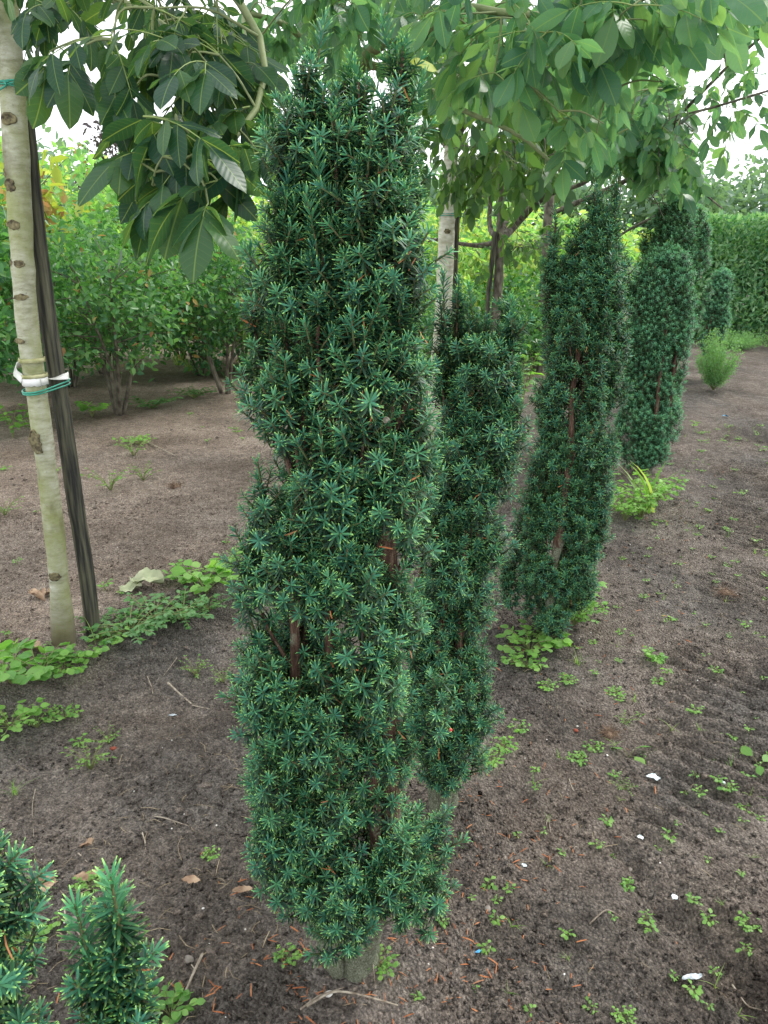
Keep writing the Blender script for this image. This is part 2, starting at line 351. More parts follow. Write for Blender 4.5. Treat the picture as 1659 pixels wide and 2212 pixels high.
M['shrub2'] = leaf_mat('shrub_leaves_light', [(.14, .28, .10), (.20, .35, .13), (.10, .23, .10), (.28, .40, .15), (.38, .38, .15)], rough=.38, trans=.45)
M['autumn'] = leaf_mat('autumn_leaves', [(.34, .16, .08), (.40, .30, .10), (.26, .12, .07)], rough=.5, trans=.4, tcol=(1.6, 1.6, 1.2))
M['yellow'] = leaf_mat('yellow_leaves', [(.25, .33, .05), (.35, .40, .06)], rough=.5, trans=.45, tcol=(1.7, 1.7, 1.2))
M['hedge'] = leaf_mat('laurel_leaves', [(.055, .16, .075), (.11, .25, .12), (.24, .38, .20)], rough=.28, trans=.25)
M['fartree'] = leaf_mat('far_leaves', [(.12, .2, .14), (.15, .24, .17)], rough=.6, trans=.3)
M['weed'] = leaf_mat('weed_leaves', [(.13, .28, .06), (.19, .36, .08), (.10, .24, .06), (.24, .41, .11)], rough=.5, trans=.35, veins=4, vein_col=(.2, .34, .1))
M['weeddark'] = leaf_mat('mat_weed_leaves', [(.06, .16, .05), (.09, .21, .07), (.13, .26, .09)], rough=.4, trans=.25)
M['grass'] = leaf_mat('grass_blades', [(.12, .25, .05), (.17, .30, .07), (.24, .30, .10)], rough=.5, trans=.4)
M['weedstem'] = simple('weed_stem', (.14, .20, .06), col2=(.22, .20, .09), scale=40)
M['straw'] = simple('dry_straw', (.22, .17, .10), col2=(.42, .34, .22), scale=30, rough=.8)
M['stick'] = simple('dry_stick', (.16, .125, .09), col2=(.38, .33, .26), scale=60, rough=.85, bump=.5, stretch=(1, 1, 1))
M['deadleaf'] = simple('dead_leaf', (.20, .12, .075), col2=(.42, .30, .20), scale=18, rough=.75, bump=.6, detail=6)
M['paleleaf'] = simple('pale_dead_leaf', (.26, .30, .17), col2=(.40, .42, .27), scale=14, rough=.7, bump=.5)
M['stake'] = simple('weathered_stake', (.022, .022, .02), col2=(.12, .115, .075), scale=70, rough=.8, bump=1, stretch=(1, 1, .07), lo=.4, hi=.68, bdist=.006, detail=8)
M['strap'] = simple('white_strap', (.62, .62, .56), col2=(.80, .80, .78), scale=12, rough=.45)
M['strapold'] = simple('mossy_strap', (.20, .21, .06), col2=(.50, .48, .28), scale=22, rough=.6)
M['tie'] = simple('green_tie', (.02, .23, .16), col2=(.04, .32, .22), scale=30, rough=.35, spec=.5)
M['knot'] = simple('bark_scar', (.05, .04, .025), col2=(.22, .19, .10), scale=60, rough=.9, bump=1)
M['plastic'] = simple('white_scrap', (.62, .72, .74), col2=(.82, .88, .88), scale=40, rough=.4)
M['blue'] = simple('blue_scrap', (.05, .25, .5), col2=(.12, .42, .65), scale=40, rough=.4)
M['foil'] = simple('grey_scrap', (.25, .29, .32), col2=(.55, .6, .62), scale=50, rough=.3)
M['stone'] = simple('small_stone', (.15, .13, .11), col2=(.27, .24, .21), scale=40, rough=.8)
M['pebble'] = simple('pale_pebble', (.55, .52, .47), col2=(.75, .73, .68), scale=40, rough=.7)
M['root'] = simple('root_fibre', (.10, .06, .04), col2=(.26, .18, .12), scale=40, rough=.9)
M['berry'] = simple('red_berry', (.5, .02, .02), col2=(.6, .04, .03), scale=10, rough=.3, spec=.6)
M['redpiece'] = simple('brick_red_lump', (.20, .05, .03), col2=(.28, .08, .05), scale=60, rough=.9, bump=.5)

# ------------------------------------------------------------------ ground
def build_ground():
    NA, NR = 430, 820
    a = np.linspace(math.radians(-78), math.radians(78), NA)
    r = .75*np.exp(np.concatenate([np.linspace(0, 2.3, NR - 160), np.linspace(2.3, math.log(320/.75), 161)[1:]]))
    c0 = np.array([0, -.45])
    Rr, Aa = np.meshgrid(r, a, indexing='ij')
    X = c0[0] + Rr*np.sin(Aa); Y = c0[1] + Rr*np.cos(Aa)
    Z = ground_z(X.ravel(), Y.ravel())
    V = np.stack([X.ravel(), Y.ravel(), Z], 1)
    s = row_s(V[:, 0], V[:, 1]); A = np.full((len(V), 3), .5)
    nn = fbm(V[:, 0], V[:, 1], 2.1, 4, 50)
    dry = .2 + .75*(1 - sm(-2.0, -1.45, s)) + .3*sm(.9, 1.8, s)*.3 + .9*nn  # drier ground beyond the tree row, which also carries the painted brightness
    A[:, 0] = np.clip(dry, 0, 1)
    i = np.arange(NR - 1)[:, None]*NA; j = np.arange(NA - 1)[None]
    F = np.stack([i + j, i + NA + j, i + NA + j + 1, i + j + 1], -1).reshape(-1, 4)[:, ::-1]
    g = Geo(); g.add(V, A, [(F, 0)])
    tag(link('ground', g.mesh('ground', M['soil'])), kind='structure')
build_ground()
def rand_ground(rs, n, smin, smax, lmin, lmax):
    s = rs.uniform(smin, smax, n); l = rs.uniform(lmin, lmax, n)
    P = ROW_P[None] + s[:, None]*ROW_N + l[:, None]*ROW_U
    return P
# soil crumbs: loose lumps nobody could count
def build_crumbs():
    rs = RS(3); g = Geo()
    oct_ = np.array([[1, 0, 0], [-1, 0, 0], [0, 1, 0], [0, -1, 0], [0, 0, 1], [0, 0, -1]], float)
    F = np.array([[0, 2, 4], [2, 1, 4], [1, 3, 4], [3, 0, 4], [2, 0, 5], [1, 2, 5], [3, 1, 5], [0, 3, 5]])
    n = 90000
    r = .75*np.exp(rs.uniform(0, 1.9, n)); a = rs.uniform(-1.0, 1.0, n)
    P = np.stack([r*np.sin(a), r*np.cos(a)], 1); keep = P[:, 1] > .3; P = P[keep]; n = len(P); r = r[keep]
    cl = vn(P[:, 0]*4, P[:, 1]*4, 8) > rs.uniform(.1, .9, n); P = P[cl]; r = r[cl]; n = len(P)
    z = ground_z(P[:, 0], P[:, 1])
    size = .0012 + .0065*rs.rand(n)**3 + .0007*r
    s = row_s(P[:, 0], P[:, 1])
    Mx = rs.normal(size=(n, 3, 3)); Mx = Mx/np.linalg.norm(Mx, axis=1, keepdims=True)*size[:, None, None]
    A = np.full((6, 3), .5)
    W = np.einsum('mij,nj->mni', Mx, oct_) + np.concatenate([P, z[:, None]], 1)[:, None] + np.array([0, 0, .3])*size[:, None, None]
    B = np.repeat(A[None], n, 0); B[:, :, 0] = np.clip(.2 + .75*(1 - sm(-2.0, -1.45, s)) + rs.uniform(-.2, .3, n), 0, 1)[:, None]
    off = np.arange(n)*6
    g.add(W.reshape(-1, 3), B.reshape(-1, 3), [((F[None] + off[:, None, None]).reshape(-1, 3), 0)])
    tag(link('soil_crumbs', g.mesh('soil_crumbs', M['soil'], smooth=False)), label='loose crumbs of dark soil lying all over the bare ground', cat='soil crumbs', kind='stuff')
build_crumbs()

# ------------------------------------------------------------------ yews
def needle_tpl(L=1.0, w=.1, rows=3, droop=.12):
    if rows == 3:
        ys = [0, .5, .92, 1.0]; ws = [.55, 1, .8, .3]
    else: ys = [0, .6, 1.0]; ws = [.6, 1, .35]
    V = []; A = []
    for y, k in zip(ys, ws):
        V += [[-w*k/2, y, -droop*y*y], [w*k/2, y, -droop*y*y]]; A += [[0, y, 0], [0, y, 1]]
    F = np.array([[2*i, 2*i + 1, 2*i + 3, 2*i + 2] for i in range(len(ys) - 1)])
    return np.array(V, float), np.array(A, float), [(F, 0)]
def shoot_tpl(seed, L, n, nl, nw, rows=3, base_a=82, tip_a=28):
    rs = RS(seed); g = Geo(); T = needle_tpl(1, nw/nl, rows, rs.uniform(.02, .2))
    i = np.arange(n); s = ((i + .5)/n)**.8
    az = i*2.39996 + rs.normal(0, .25, n)
    th = np.radians(base_a + (tip_a - base_a)*s**2.2 + rs.normal(0, 9, n))
    bend = rs.uniform(-.15, .15, 2)
    ax = np.stack([bend[0]*s*s*L, bend[1]*s*s*L, s*L], 1)
    D = np.stack([np.sin(th)*np.cos(az), np.sin(th)*np.sin(az), np.cos(th)], 1)
    up = np.tile([[0, 0, 1.]], (n, 1)) + rs.normal(0, .25, (n, 3))
    ln = nl*(1 - .3*s**4)*rs.uniform(.85, 1.1, n)
    Mx = frames_yz(D, up, ln)
    for q in range(n):
        B = T[1].copy(); B[:, 2] = s[q]; B[:, 0] = rs.rand()
        g.add(T[0]@Mx[q].T + ax[q], B, T[2])
    V, A, F = tube(np.stack([bend[0]*np.linspace(0, 1, 3)**2*L, bend[1]*np.linspace(0, 1, 3)**2*L, np.linspace(-.01, 1, 3)*L], 1), [.0022, .0018, .001], 4)
    g.add(V, A, setmi(F, 1)); return g
FULL = dict(
    star=[(shoot_tpl(10 + i, .026 + .003*i, 28 + 2*i, .0195 + .0012*(i % 3), .0033, 2, 100, 36), .04) for i in range(6)],
    mid=[(shoot_tpl(20 + i,   .055, 44, .021, .0033, 2, 92, 32), .065) for i in range(4)],
    long=[(shoot_tpl(30 + i, .12, 90, .024, .0032, 2, 76, 26), .13) for i in range(4)])
SMALL = dict(
    star=[(shoot_tpl(40 + i, .03, 24, .0205, .0037, 2, 96, 36), .04) for i in range(4)],
    mid=[(shoot_tpl(50 + i, .055, 34, .022, .0037, 2, 90, 32), .065) for i in range(3)],
    long=[(shoot_tpl(60 + i, .12, 64, .024, .0036, 2, 74, 26), .13) for i in range(3)])
FAR = dict(
    star=[(shoot_tpl(70 + i, .035, 18, .021, .005, 2, 90, 38), .04) for i in range(3)],
    mid=[(shoot_tpl(80 + i, .05, 22, .021, .005, 2, 86, 34), .06) for i in range(3)],
    long=[(shoot_tpl(90 + i, .10, 34, .021, .005, 2, 74, 26), .10) for i in range(3)])
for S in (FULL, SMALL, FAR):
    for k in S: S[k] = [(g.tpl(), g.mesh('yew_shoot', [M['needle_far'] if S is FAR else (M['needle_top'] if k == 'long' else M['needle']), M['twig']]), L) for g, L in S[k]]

def yew(base, label, prof, leaders, seed, S=FULL, n_ind=300, arc=.080, zstep=.11, mat='needle', plume=(.08, .17), light=.08,
        gaps=(), trunk_r=.03, nstem=7, zlow=.10, leadlen=(.25, .45), dead=150, trunk_top=None, sizes=(.8, 1.2), trunk_splay=.4, back=.65, foot_h=.13, clump=.036, dens=24, inner=True):
    rs = RS(seed); bx, by = base; bz = gz(bx, by); O = np.array([bx, by, bz])
    t = thing('yew_tree', O, label, 'yew', 'columnar yews planted in a row')
    prof = np.array(prof, float)     # z, radius, dx, dy
    R = lambda z: np.interp(z, prof[:, 0], prof[:, 1]); CX = lambda z: np.interp(z, prof[:, 0], prof[:, 2]); CY = lambda z: np.interp(z, prof[:, 0], prof[:, 3])
    H = prof[-1, 0]
    camdir = math.atan2(-by, -bx)
    sh = []      # pos, dir, kind, scale
    twigs = Geo()
    # stems
    stems = []
    for i in range(nstem):
        th = i*2*PI/nstem + rs.uniform(-.4, .4); top = H*rs.uniform(.72, .97)
        zz = np.linspace(-.04, top, 16); k = rs.uniform(.3, .62)
        r0 = trunk_r*rs.uniform(.3, .9)
        rr = np.where(zz < .12, r0*.9, 0) 
        off = k*np.clip(zz/.45, 0, 1)**.8*R(np.clip(zz, .3, H))*trunk_splay*2 + trunk_r*.8
        off = off*(1 - .5*np.clip((zz - .6*H)/(.4*H), 0, 1))
        P = np.stack([CX(zz) + np.cos(th)*off, CY(zz) + np.sin(th)*off, zz], 1)
        P[:, :2] += .008*rs.normal(size=(16, 2))
        P = spline(P, 22); P[:, :2] = P[:, :2]
        stems.append((P, r0))
        twigs.add(*tube(P + O, np.linspace(r0*1.15, r0*.3, 22)*(1 + .12*rs.normal(size=22)), 9, r=rs.rand()))
    # fused trunk foot
    zz = np.linspace(-.06, foot_h, 9); a = np.linspace(0, 2*PI, 29)[:-1]
    rr = trunk_r*(1.25 + .3*np.exp(-((zz - 0)/.04)**2) - .5*np.clip(zz/foot_h - .5, 0, 1))[:, None]*(1 + .16*np.cos(2*a + seed) + .1*np.cos(5*a) + .05*rs.normal(size=28))[None]
    V = np.stack([np.cos(a)[None]*rr, np.sin(a)[None]*rr, np.repeat(zz[:, None], 28, 1)], -1)
    i = np.arange(8)[:, None]*28; j = np.arange(28)[None]; k = (j + 1) % 28
    F = np.stack([i + j, i + k, i + 28 + k, i + 28 + j], -1).reshape(-1, 4)
    foot = Geo(); foot.add(V.reshape(-1, 3) + O, np.full((9*28, 3), .5), [(F, 0), (8*28 + np.arange(28)[None], 0)])
    link('trunk', foot.mesh('yew_trunk', M['yewbark'], O), t)
    SP = np.concatenate([P for P, _ in stems])
    def lobe(th, z):
        return vn(np.array([(th % (2*PI))/(2*PI)*8.0 + seed]), np.array([z*2.0 + seed*3]), 5)[0]
    def add_plume(th, z, Rl, Lp, dens=dens):
        out_ = np.array([math.cos(th), math.sin(th), 0]); tan = np.array([-out_[1], out_[0], 0])
        n = 5; s = np.linspace(0, 1, n)
        z1 = min(z + Lp, H - .02); rc = clump*rs.uniform(.6, 1.5); Rl = (1 + (Rl - 1)*(1 - .6*sm(.6*H, .9*H, z)))*rs.uniform(.8, 1.13) if Rl > .61 else Rl
        r0 = R(z)*Rl - rc*1.1; r1 = R(z1)*Rl - rc*.9
        r = np.maximum(.01, r0*.8 + (r1 - r0*.8)*s**.6)
        zz_ = z + (z1 - z)*s
        P = np.stack([CX(zz_), CY(zz_), zz_], 1) + out_*r[:, None] + tan*(rs.normal(0, .01)*s)[:, None]
        q = SP[np.argmin(np.linalg.norm(SP - (P[0] - [0, 0, .07]), axis=1))]
        twigs.add(*tube(spline([q + O, (q*.5 + P[0]*.5) + [0, 0, -.01] + O, P[0] + O, P[2] + O, P[4] + O], 7), np.linspace(.0045, .001, 7), 4, r=rs.rand(), cap=False))
        ns = max(5, int(dens*(rc/.036)*(Lp + .04)/.19*rs.uniform(.85, 1.15)))
        g0 = rs.uniform(0, 6.28)
        for m in range(ns):
            ss = .14 + .86*((m + .5)/ns)**.95; k4 = min(3.999, ss*4); k = int(k4); p = P[k]*(1 - k4 + k) + P[k + 1]*(k4 - k)
            az = ((m*2.39996 + g0) % (2*PI)) - PI
            az = az*.72 if ss < .8 else az                         # shoots face away from the tree's core
            rad = rc*(1.05 - .95*ss**3)*rs.uniform(.5, 1.0)
            o2 = math.cos(az)*out_ + math.sin(az)*tan
            dd = math.radians(rs.uniform(36, 66)*(1 - .75*ss**2.5))
            sh.append((p + o2*rad - [0, 0, .012], np.array([0, 0, math.cos(dd)]) + math.sin(dd)*o2, 'star' if rs.rand() < .8 else 'mid', rs.uniform(*sizes), th + .6*math.sin(az)))
        sh.append((P[4] - np.array([0, 0, .015]), np.array([0, 0, 1.]) + .3*out_*rs.rand() + .12*rs.normal(size=3), 'mid', rs.uniform(*sizes), th))
    z = zlow
    while z < H - .06:
        Rz = R(z); nth = max(4, int(2*PI*Rz/arc))
        for i in range(nth):
            th = (i + rs.rand()*.9)*2*PI/nth
            facing = math.cos(th - camdir)
            if facing < -.35 and rs.rand() > back: continue
            g_ = lobe(th, z)
            if inner and rs.rand() < .55: add_plume(th + .3, z + rs.uniform(-.04, .04), .60, rs.uniform(*plume), dens*.6)
            if any(abs((th - camdir - g0 + PI) % (2*PI) - PI) < gw and z0 < z < z1 for g0, gw, z0, z1 in gaps) and rs.rand() < .95: continue
            if (g_ < .33 and rs.rand() < .9) or rs.rand() < .2: continue
            add_plume(th, z + rs.uniform(-.04, .04), .64 + .54*g_, rs.uniform(*plume))
        z += zstep
    # upright leaders at the top
    for (lx, ly, zt, ll) in leaders:
        m = max(3, int(ll/.036)); P0 = np.array([lx, ly, zt - ll])
        lean = rs.normal(0, .02, 2)
        pts = [P0 + np.array([lean[0]*s_, lean[1]*s_, ll*s_]) for s_ in np.linspace(0, 1, m)]
        q = SP[np.argmin(np.linalg.norm(SP - (P0 - [0, 0, .12]), axis=1))]
        twigs.add(*tube(spline([q + O, P0 + O, pts[m//2] + O, pts[-1] + O], 9), np.linspace(.006, .0018, 9), 5, r=rs.rand(), cap=False))
        for m_, p in enumerate(pts[:-1]):
            f = m_/(m - 1)
            if f > .2: sh.append((p, np.array([0, 0, 1.]) + .06*rs.normal(size=3), 'long' if f < .8 else 'mid', rs.uniform(.95, 1.2), camdir))
            if f < .86:
                for _ in range(5 if f < .6 else 3):
                    az = rs.uniform(0, 2*PI); dd = math.radians(rs.uniform(12, 44))
                    sh.append((p, np.array([math.sin(dd)*math.cos(az), math.sin(dd)*math.sin(az), math.cos(dd)]), 'mid', rs.uniform(.85, 1.15), az))
    link('branches', twigs.mesh('yew_branches', M['yewbark'], O), t)
    # split: the shoots that show largest are parts, the rest one mass
    pos = np.array([s[0] for s in sh]) + O; dr = unit(np.array([s[1] for s in sh])); kinds = [s[2] for s in sh]; scl = np.array([s[3] for s in sh])
    th = np.array([s[4] for s in sh]); toC = unit(np.array([0, 0, EYE]) - pos)
    face = np.cos(th - camdir); score = (dr*toC).sum(1)*.5 + face*.8 - np.linalg.norm(pos - [0, 0, EYE], axis=1)*.2 + rs.uniform(0, .5, len(sh))
    px, py, f = project(pos); score[(px < -10) | (px > 1670) | (py < 0) | (py > 2220)] = -9
    order = np.argsort(-score); ind = set(order[:n_ind].tolist())
    Mx = frames_z(dr, rs.uniform(0, 2*PI, len(sh)))*scl[:, None, None]
    stuff = Geo(); rnd = rs.rand(len(sh)); var = rs.randint(0, 99, len(sh))
    buckets = {}
    for i in range(len(sh)):
        lst = S[kinds[i]]; v = var[i] % len(lst)
        if i in ind:
            link('shoot', lst[v][1], t, mat4(Mx[i], pos[i] - O))
        else: buckets.setdefault((kinds[i], v), []).append(i)
    for (k, v), ii in buckets.items():
        ii = np.array(ii); stuff.inst(S[k][v][0], Mx[ii], pos[ii], rnd[ii])
    if stuff.n: o = link('foliage', stuff.mesh('yew_foliage', [M[mat], M['twig']], O), t); o['kind'] = 'stuff'
    if dead:
        g = Geo(); T = needle_tpl(1, .11, 3, .3); ii = rs.choice(len(sh), dead)
        pp = pos[ii] + rs.normal(0, .012, (dead, 3)) + unit(toC[ii])*.012
        D = rs.normal(size=(dead, 3))*[.6, .6, .8] + [0, 0, -.4]
        g.inst(T, frames_yz(D, rs.normal(size=(dead, 3)), rs.uniform(.018, .03, dead)), pp, rs.rand(dead))
        o = link('dead_needles', g.mesh('dead_needles', M['dead'], O), t); o['kind'] = 'stuff'
    return t, O, len(sh)

cnt = {}
# main yew, nearest
t_main, O_main, c1 = yew((-.075, 1.30), 'tallest nearest columnar yew in the centre with its split grey trunk showing at the foot',
    [(.08, .09, 0, 0), (.15, .16, 0, 0), (.28, .195, .01, 0), (.47, .20, -.005, 0), (.64, .20, -.012, 0), (.79, .19, -.01, 0), (.94, .178, -.012, 0), (1.11, .18, .0, 0),
     (1.32, .165, .0, 0), (1.48, .15, .01, 0), (1.6, .135, .015, 0), (1.70, .11, .02, 0)],
    [(-.045, -.02, 1.715, .28), (.00, -.04, 1.750, .3), (.045, -.01, 1.725, .28), (.085, -.03, 1.760, .3), (.115, .0, 1.675, .28), (-.075, .02, 1.705, .26), (.03, .05, 1.745, .26), (.065, -.085, 1.62, .3), (.095, -.07, 1.58, .3), (.03, -.095, 1.62, .22), (-.03, -.10, 1.54, .2), (-.085, -.05, 1.57, .22), (-.11, -.02, 1.42, .2), (.125, -.02, 1.55, .28), (.10, .04, 1.715, .25), (.01, -.07, 1.675, .25)],
    seed=7, gaps=[(.10, .24, .14, .66), (-.45, .2, .66, .95), (.35, .2, .85, 1.15), (-.15, .2, 1.12, 1.42)], trunk_r=.034, nstem=8, dead=300, zlow=.17, foot_h=.2)
t2, O2, c2 = yew((.165, 1.80), 'low columnar yew directly behind the tallest one, shorter than its neighbours with two rounded tops',
    [(.10, .07, 0, 0), (.25, .13, 0, 0), (.5, .145, 0, 0), (.75, .135, .01, 0), (1.0, .125, .03, 0), (1.15, .115, .04, 0), (1.25, .105, .035, 0), (1.32, .07, .03, 0)],
    [(-.005, -.01, 1.38, .22), (-.03, .0, 1.34, .18), (.03, -.02, 1.34, .2), (.115, -.01, 1.37, .28), (.125, -.02, 1.34, .22), (.135, .02, 1.3, .3)],
    seed=12, gaps=[(.3, .25, .35, .85), (-.3, .2, .9, 1.1)], trunk_r=.024, nstem=6, dead=140)
t3, O3, c3 = yew((.69, 2.90), 'slender pointed yew with bare brown stems showing, third along the row',
    [(.05, .15, 0, 0), (.22, .195, 0, 0), (.45, .2, .01, 0), (.7, .185, .02, 0), (.95, .18, .02, 0), (1.15, .18, .03, 0), (1.35, .165, .04, 0), (1.46, .12, .055, 0), (1.58, .08, .07, 0), (1.64, .04, .07, 0)],
    [(.05, -.01, 1.66, .3), (.105, 0, 1.73, .34), (-.10, -.02, 1.58, .34), (-.08, .0, 1.5, .2), (.13, .0, 1.5, .3), (.15, -.03, 1.35, .35), (.08, -.08, 1.42, .32), (.04, -.05, 1.55, .25), (.075, .03, 1.68, .2)],
    seed=23, S=SMALL, zlow=.05, gaps=[(-.2, .24, .88, 1.1), (.3, .14, .3, .6)], dens=30, trunk_r=.026, nstem=8, dead=120)
t4, O4, c4 = yew((1.84, 5.25), 'broad dense yew with a rounded top, fourth along the row',
    [(.05, .16, 0, 0), (.3, .22, 0, 0), (.6, .22, .0, 0), (.9, .24, .0, 0), (1.2, .24, -.01, 0), (1.4, .19, -.02, 0), (1.5, .08, -.02, 0)],
    [(-.03, 0, 1.5, .15), (.05, 0, 1.46, .15), (-.1, 0, 1.42, .15)], seed=31, S=FAR, n_ind=150, zlow=.04, arc=.085, zstep=.09, clump=.04, dens=22, mat='needle_far', plume=(.08, .16), trunk_r=.022, dead=150)
t5, O5, c5 = yew((2.20, 6.25), 'tall dense yew behind the rounded one, close to the edge of the track',
    [(.05, .16, 0, 0), (.35, .22, 0, 0), (.7, .24, 0, 0), (1.1, .28, 0, 0), (1.5, .28, 0, 0), (1.72, .22, 0, 0), (1.82, .08, 0, 0)],
    [(-.1, 0, 1.76, .15), (.0, 0, 1.73, .15), (.1, 0, 1.78, .15), (.15, 0, 1.7, .15)], seed=37, S=FAR, n_ind=150, zlow=.04, arc=.085, zstep=.09, clump=.04, dens=22, mat='needle_far', plume=(.08, .16), trunk_r=.022, dead=200, gaps=[(-.4, .2, .5, 1.5)])
t6, O6, c6 = yew((3.9, 9.3), 'small distant yew in front of the laurel hedge, last one in the row',
    [(.12, .1, 0, 0), (.5, .15, 0, 0), (.9, .18, 0, 0), (1.15, .13, 0, 0), (1.25, .05, 0, 0)], [(0, 0, 1.27, .15)], seed=41, S=FAR, n_ind=0, arc=.10, zstep=.12, mat='needle_far', trunk_r=.03, dead=0, sizes=(1.2, 1.5))
# young yew beside the camera: two upright plumes
t0, O0, c0 = yew((-.345, .60), 'nearest young yew at the bottom left, two separate leafy tips reaching up',
    [(.15, .03, -.04, 0), (.4, .04, -.045, 0), (.7, .04, -.055, 0), (.85, .03, -.065, .0), (.93, .015, -.065, 0)],
    [(-.062, .0, .935, .2), (-.09, .01, .91, .2), (.078, -.005, .88, .3), (.062, -.012, .82, .2)],
    seed=52, zlow=.2, gaps=[], trunk_r=.012, nstem=5, dead=30, n_ind=220, plume=(.07, .13), arc=.075, clump=.026, dens=12)
print('yew shoots', c0, c1, c2, c3, c4, c5, c6)

# red berry and grey snail on the yews
def sphere(g, c, r, mi=0, seg=10, rings=6, sc_=(1, 1, 1)):
    V = []; 
    for i in range(rings + 1):
        ph = PI*i/rings
        for j in range(seg): V.append([math.sin(ph)*math.cos(2*PI*j/seg)*r*sc_[0] + c[0], math.sin(ph)*math.sin(2*PI*j/seg)*r*sc_[1] + c[1], math.cos(ph)*r*sc_[2] + c[2]])
    F = [[i*seg + j, i*seg + (j + 1) % seg, (i + 1)*seg + (j + 1) % seg, (i + 1)*seg + j] for i in range(rings) for j in range(seg)]
    g.add(np.array(V), np.full((len(V), 3), .5), [(np.array(F)[:, ::-1], mi)])
g = Geo(); c = at(974, 1577, 1.72); sphere(g, (0, 0, 0), .0045)
o = link('berry', g.mesh('berry', M['berry']), t2); o.location = tuple(c - O2); o['label'] = 'single red yew berry'
g = Geo(); c = at(834, 908, 1.18)
sp = np.linspace(0, 5*PI, 50); rr = .0045*np.exp(-sp*.12)
P = np.stack([rr*np.cos(sp), -.0016*sp/5, rr*np.sin(sp)], 1); V, A, F = tube(P, np.linspace(.0022, .0006, 50), 8); g.add(V, A, F)
o = link('snail', g.mesh('snail', simple('snail_shell', (.09, .08, .06), col2=(.20, .18, .14), scale=200))); o.location = tuple(c)
tag(o, 'tiny grey coiled snail shell stuck on the tallest yew', 'snail')

# ------------------------------------------------------------------ leaves
def leaflet_tpl(seed, seg=6, wid=.5, half=3):
    rs = RS(seed); V = []; A = []
    droop = rs.uniform(.08, .34); fold = rs.uniform(.05, .28); tw = rs.uniform(-.25, .25); wv = rs.uniform(0, .05)
    ob = rs.uniform(.9, 1.25)
    for i in range(seg + 1):
        v = i/seg; w_ = wid*.5*max(.02, math.sin(PI*min(1, v**ob*.985 + .01))**.75) if i < seg else .012
        if i == 0: w_ = .02
        for j in range(-half, half + 1):
            u = j/half
            z = -droop*v*v + fold*abs(u)*w_ - .9*fold*w_*u*u + wv*math.sin(v*9 + u*2 + seed)*abs(u)
            x = u*w_; z += tw*x*v
            V.append([x, v - droop*.2*v*v, z]); A.append([rs.rand()*0, v, .5 + .5*u*min(1, w_/(wid*.5))])
    W = 2*half + 1; F = []
    for i in range(seg):
        for j in range(2*half): F.append([i*W + j, i*W + j + 1, (i + 1)*W + j + 1, (i + 1)*W + j])
    return np.array(V), np.array(A), [(np.array(F), 0)]
def geo_of(T): g = Geo(); g.add(*T); return g
LF_NEAR = [leaflet_tpl(100 + i, 6, wid=[.50, .55, .46, .58, .52][i], half=2) for i in range(5)]
LF_FAR = [leaflet_tpl(120 + i, 3, wid=.5, half=1) for i in range(4)]
ME_A = [geo_of(T).mesh('walnut_leaflet', M['walnut']) for T in LF_NEAR]
ME_B = [geo_of(T).mesh('walnut_leaflet_pale', M['walnut_top']) for T in LF_NEAR]
def simple_leaf(wid=.55, fold=.12):
    V = np.array([[0, 0, 0], [wid*.42, .3, fold*.4], [wid*.38, .68, fold*.3], [0, 1, -.12], [-wid*.38, .68, fold*.3], [-wid*.42, .3, fold*.4]])
    A = np.array([[0, 0, .5], [0, .3, 1], [0, .7, 1], [0, 1, .5], [0, .7, 0], [0, .3, 0]])
    return V, A, [(np.array([[0, 1, 2, 3], [0, 3, 4, 5]]), 0)]
SL = simple_leaf()

def compound(rs, p, d, Lr, size, nside=3):
    """rachis points and leaflet frames of one pinnate leaf"""
    d = unit(d); P = [p]; dd = d.copy(); n = 6
    for i in range(n): dd = unit(dd + np.array([0, 0, -.11])); P.append(P[-1] + dd*Lr/n)
    P = np.array(P)
    Nn = unit(np.array([0, 0, 1.]) + .5*rs.normal(size=3)*[1, 1, .3]); side = unit(np.cross(dd, Nn))
    out_ = []
    for k in range(nside):
        s = .38 + .5*k/(max(1, nside - 1)) if nside > 1 else .6
        q = P[int(s*n)]; ax = unit(P[int(s*n)] - P[int(s*n) - 1])
        for sg in (-1, 1):
            D = unit(ax*.55 + sg*side*.85 + np.array([0, 0, -.30 - .45*rs.rand()]) + .15*rs.normal(size=3))
            out_.append((q, D, Nn + .35*rs.normal(size=3), size*(.68 + .12*k)*rs.uniform(.85, 1.1)))
    out_.append((P[-1], unit(dd + .1*rs.normal(size=3) + np.array([0, 0, -.2])), Nn + .3*rs.normal(size=3), size*rs.uniform(1., 1.15)))
    return P, out_

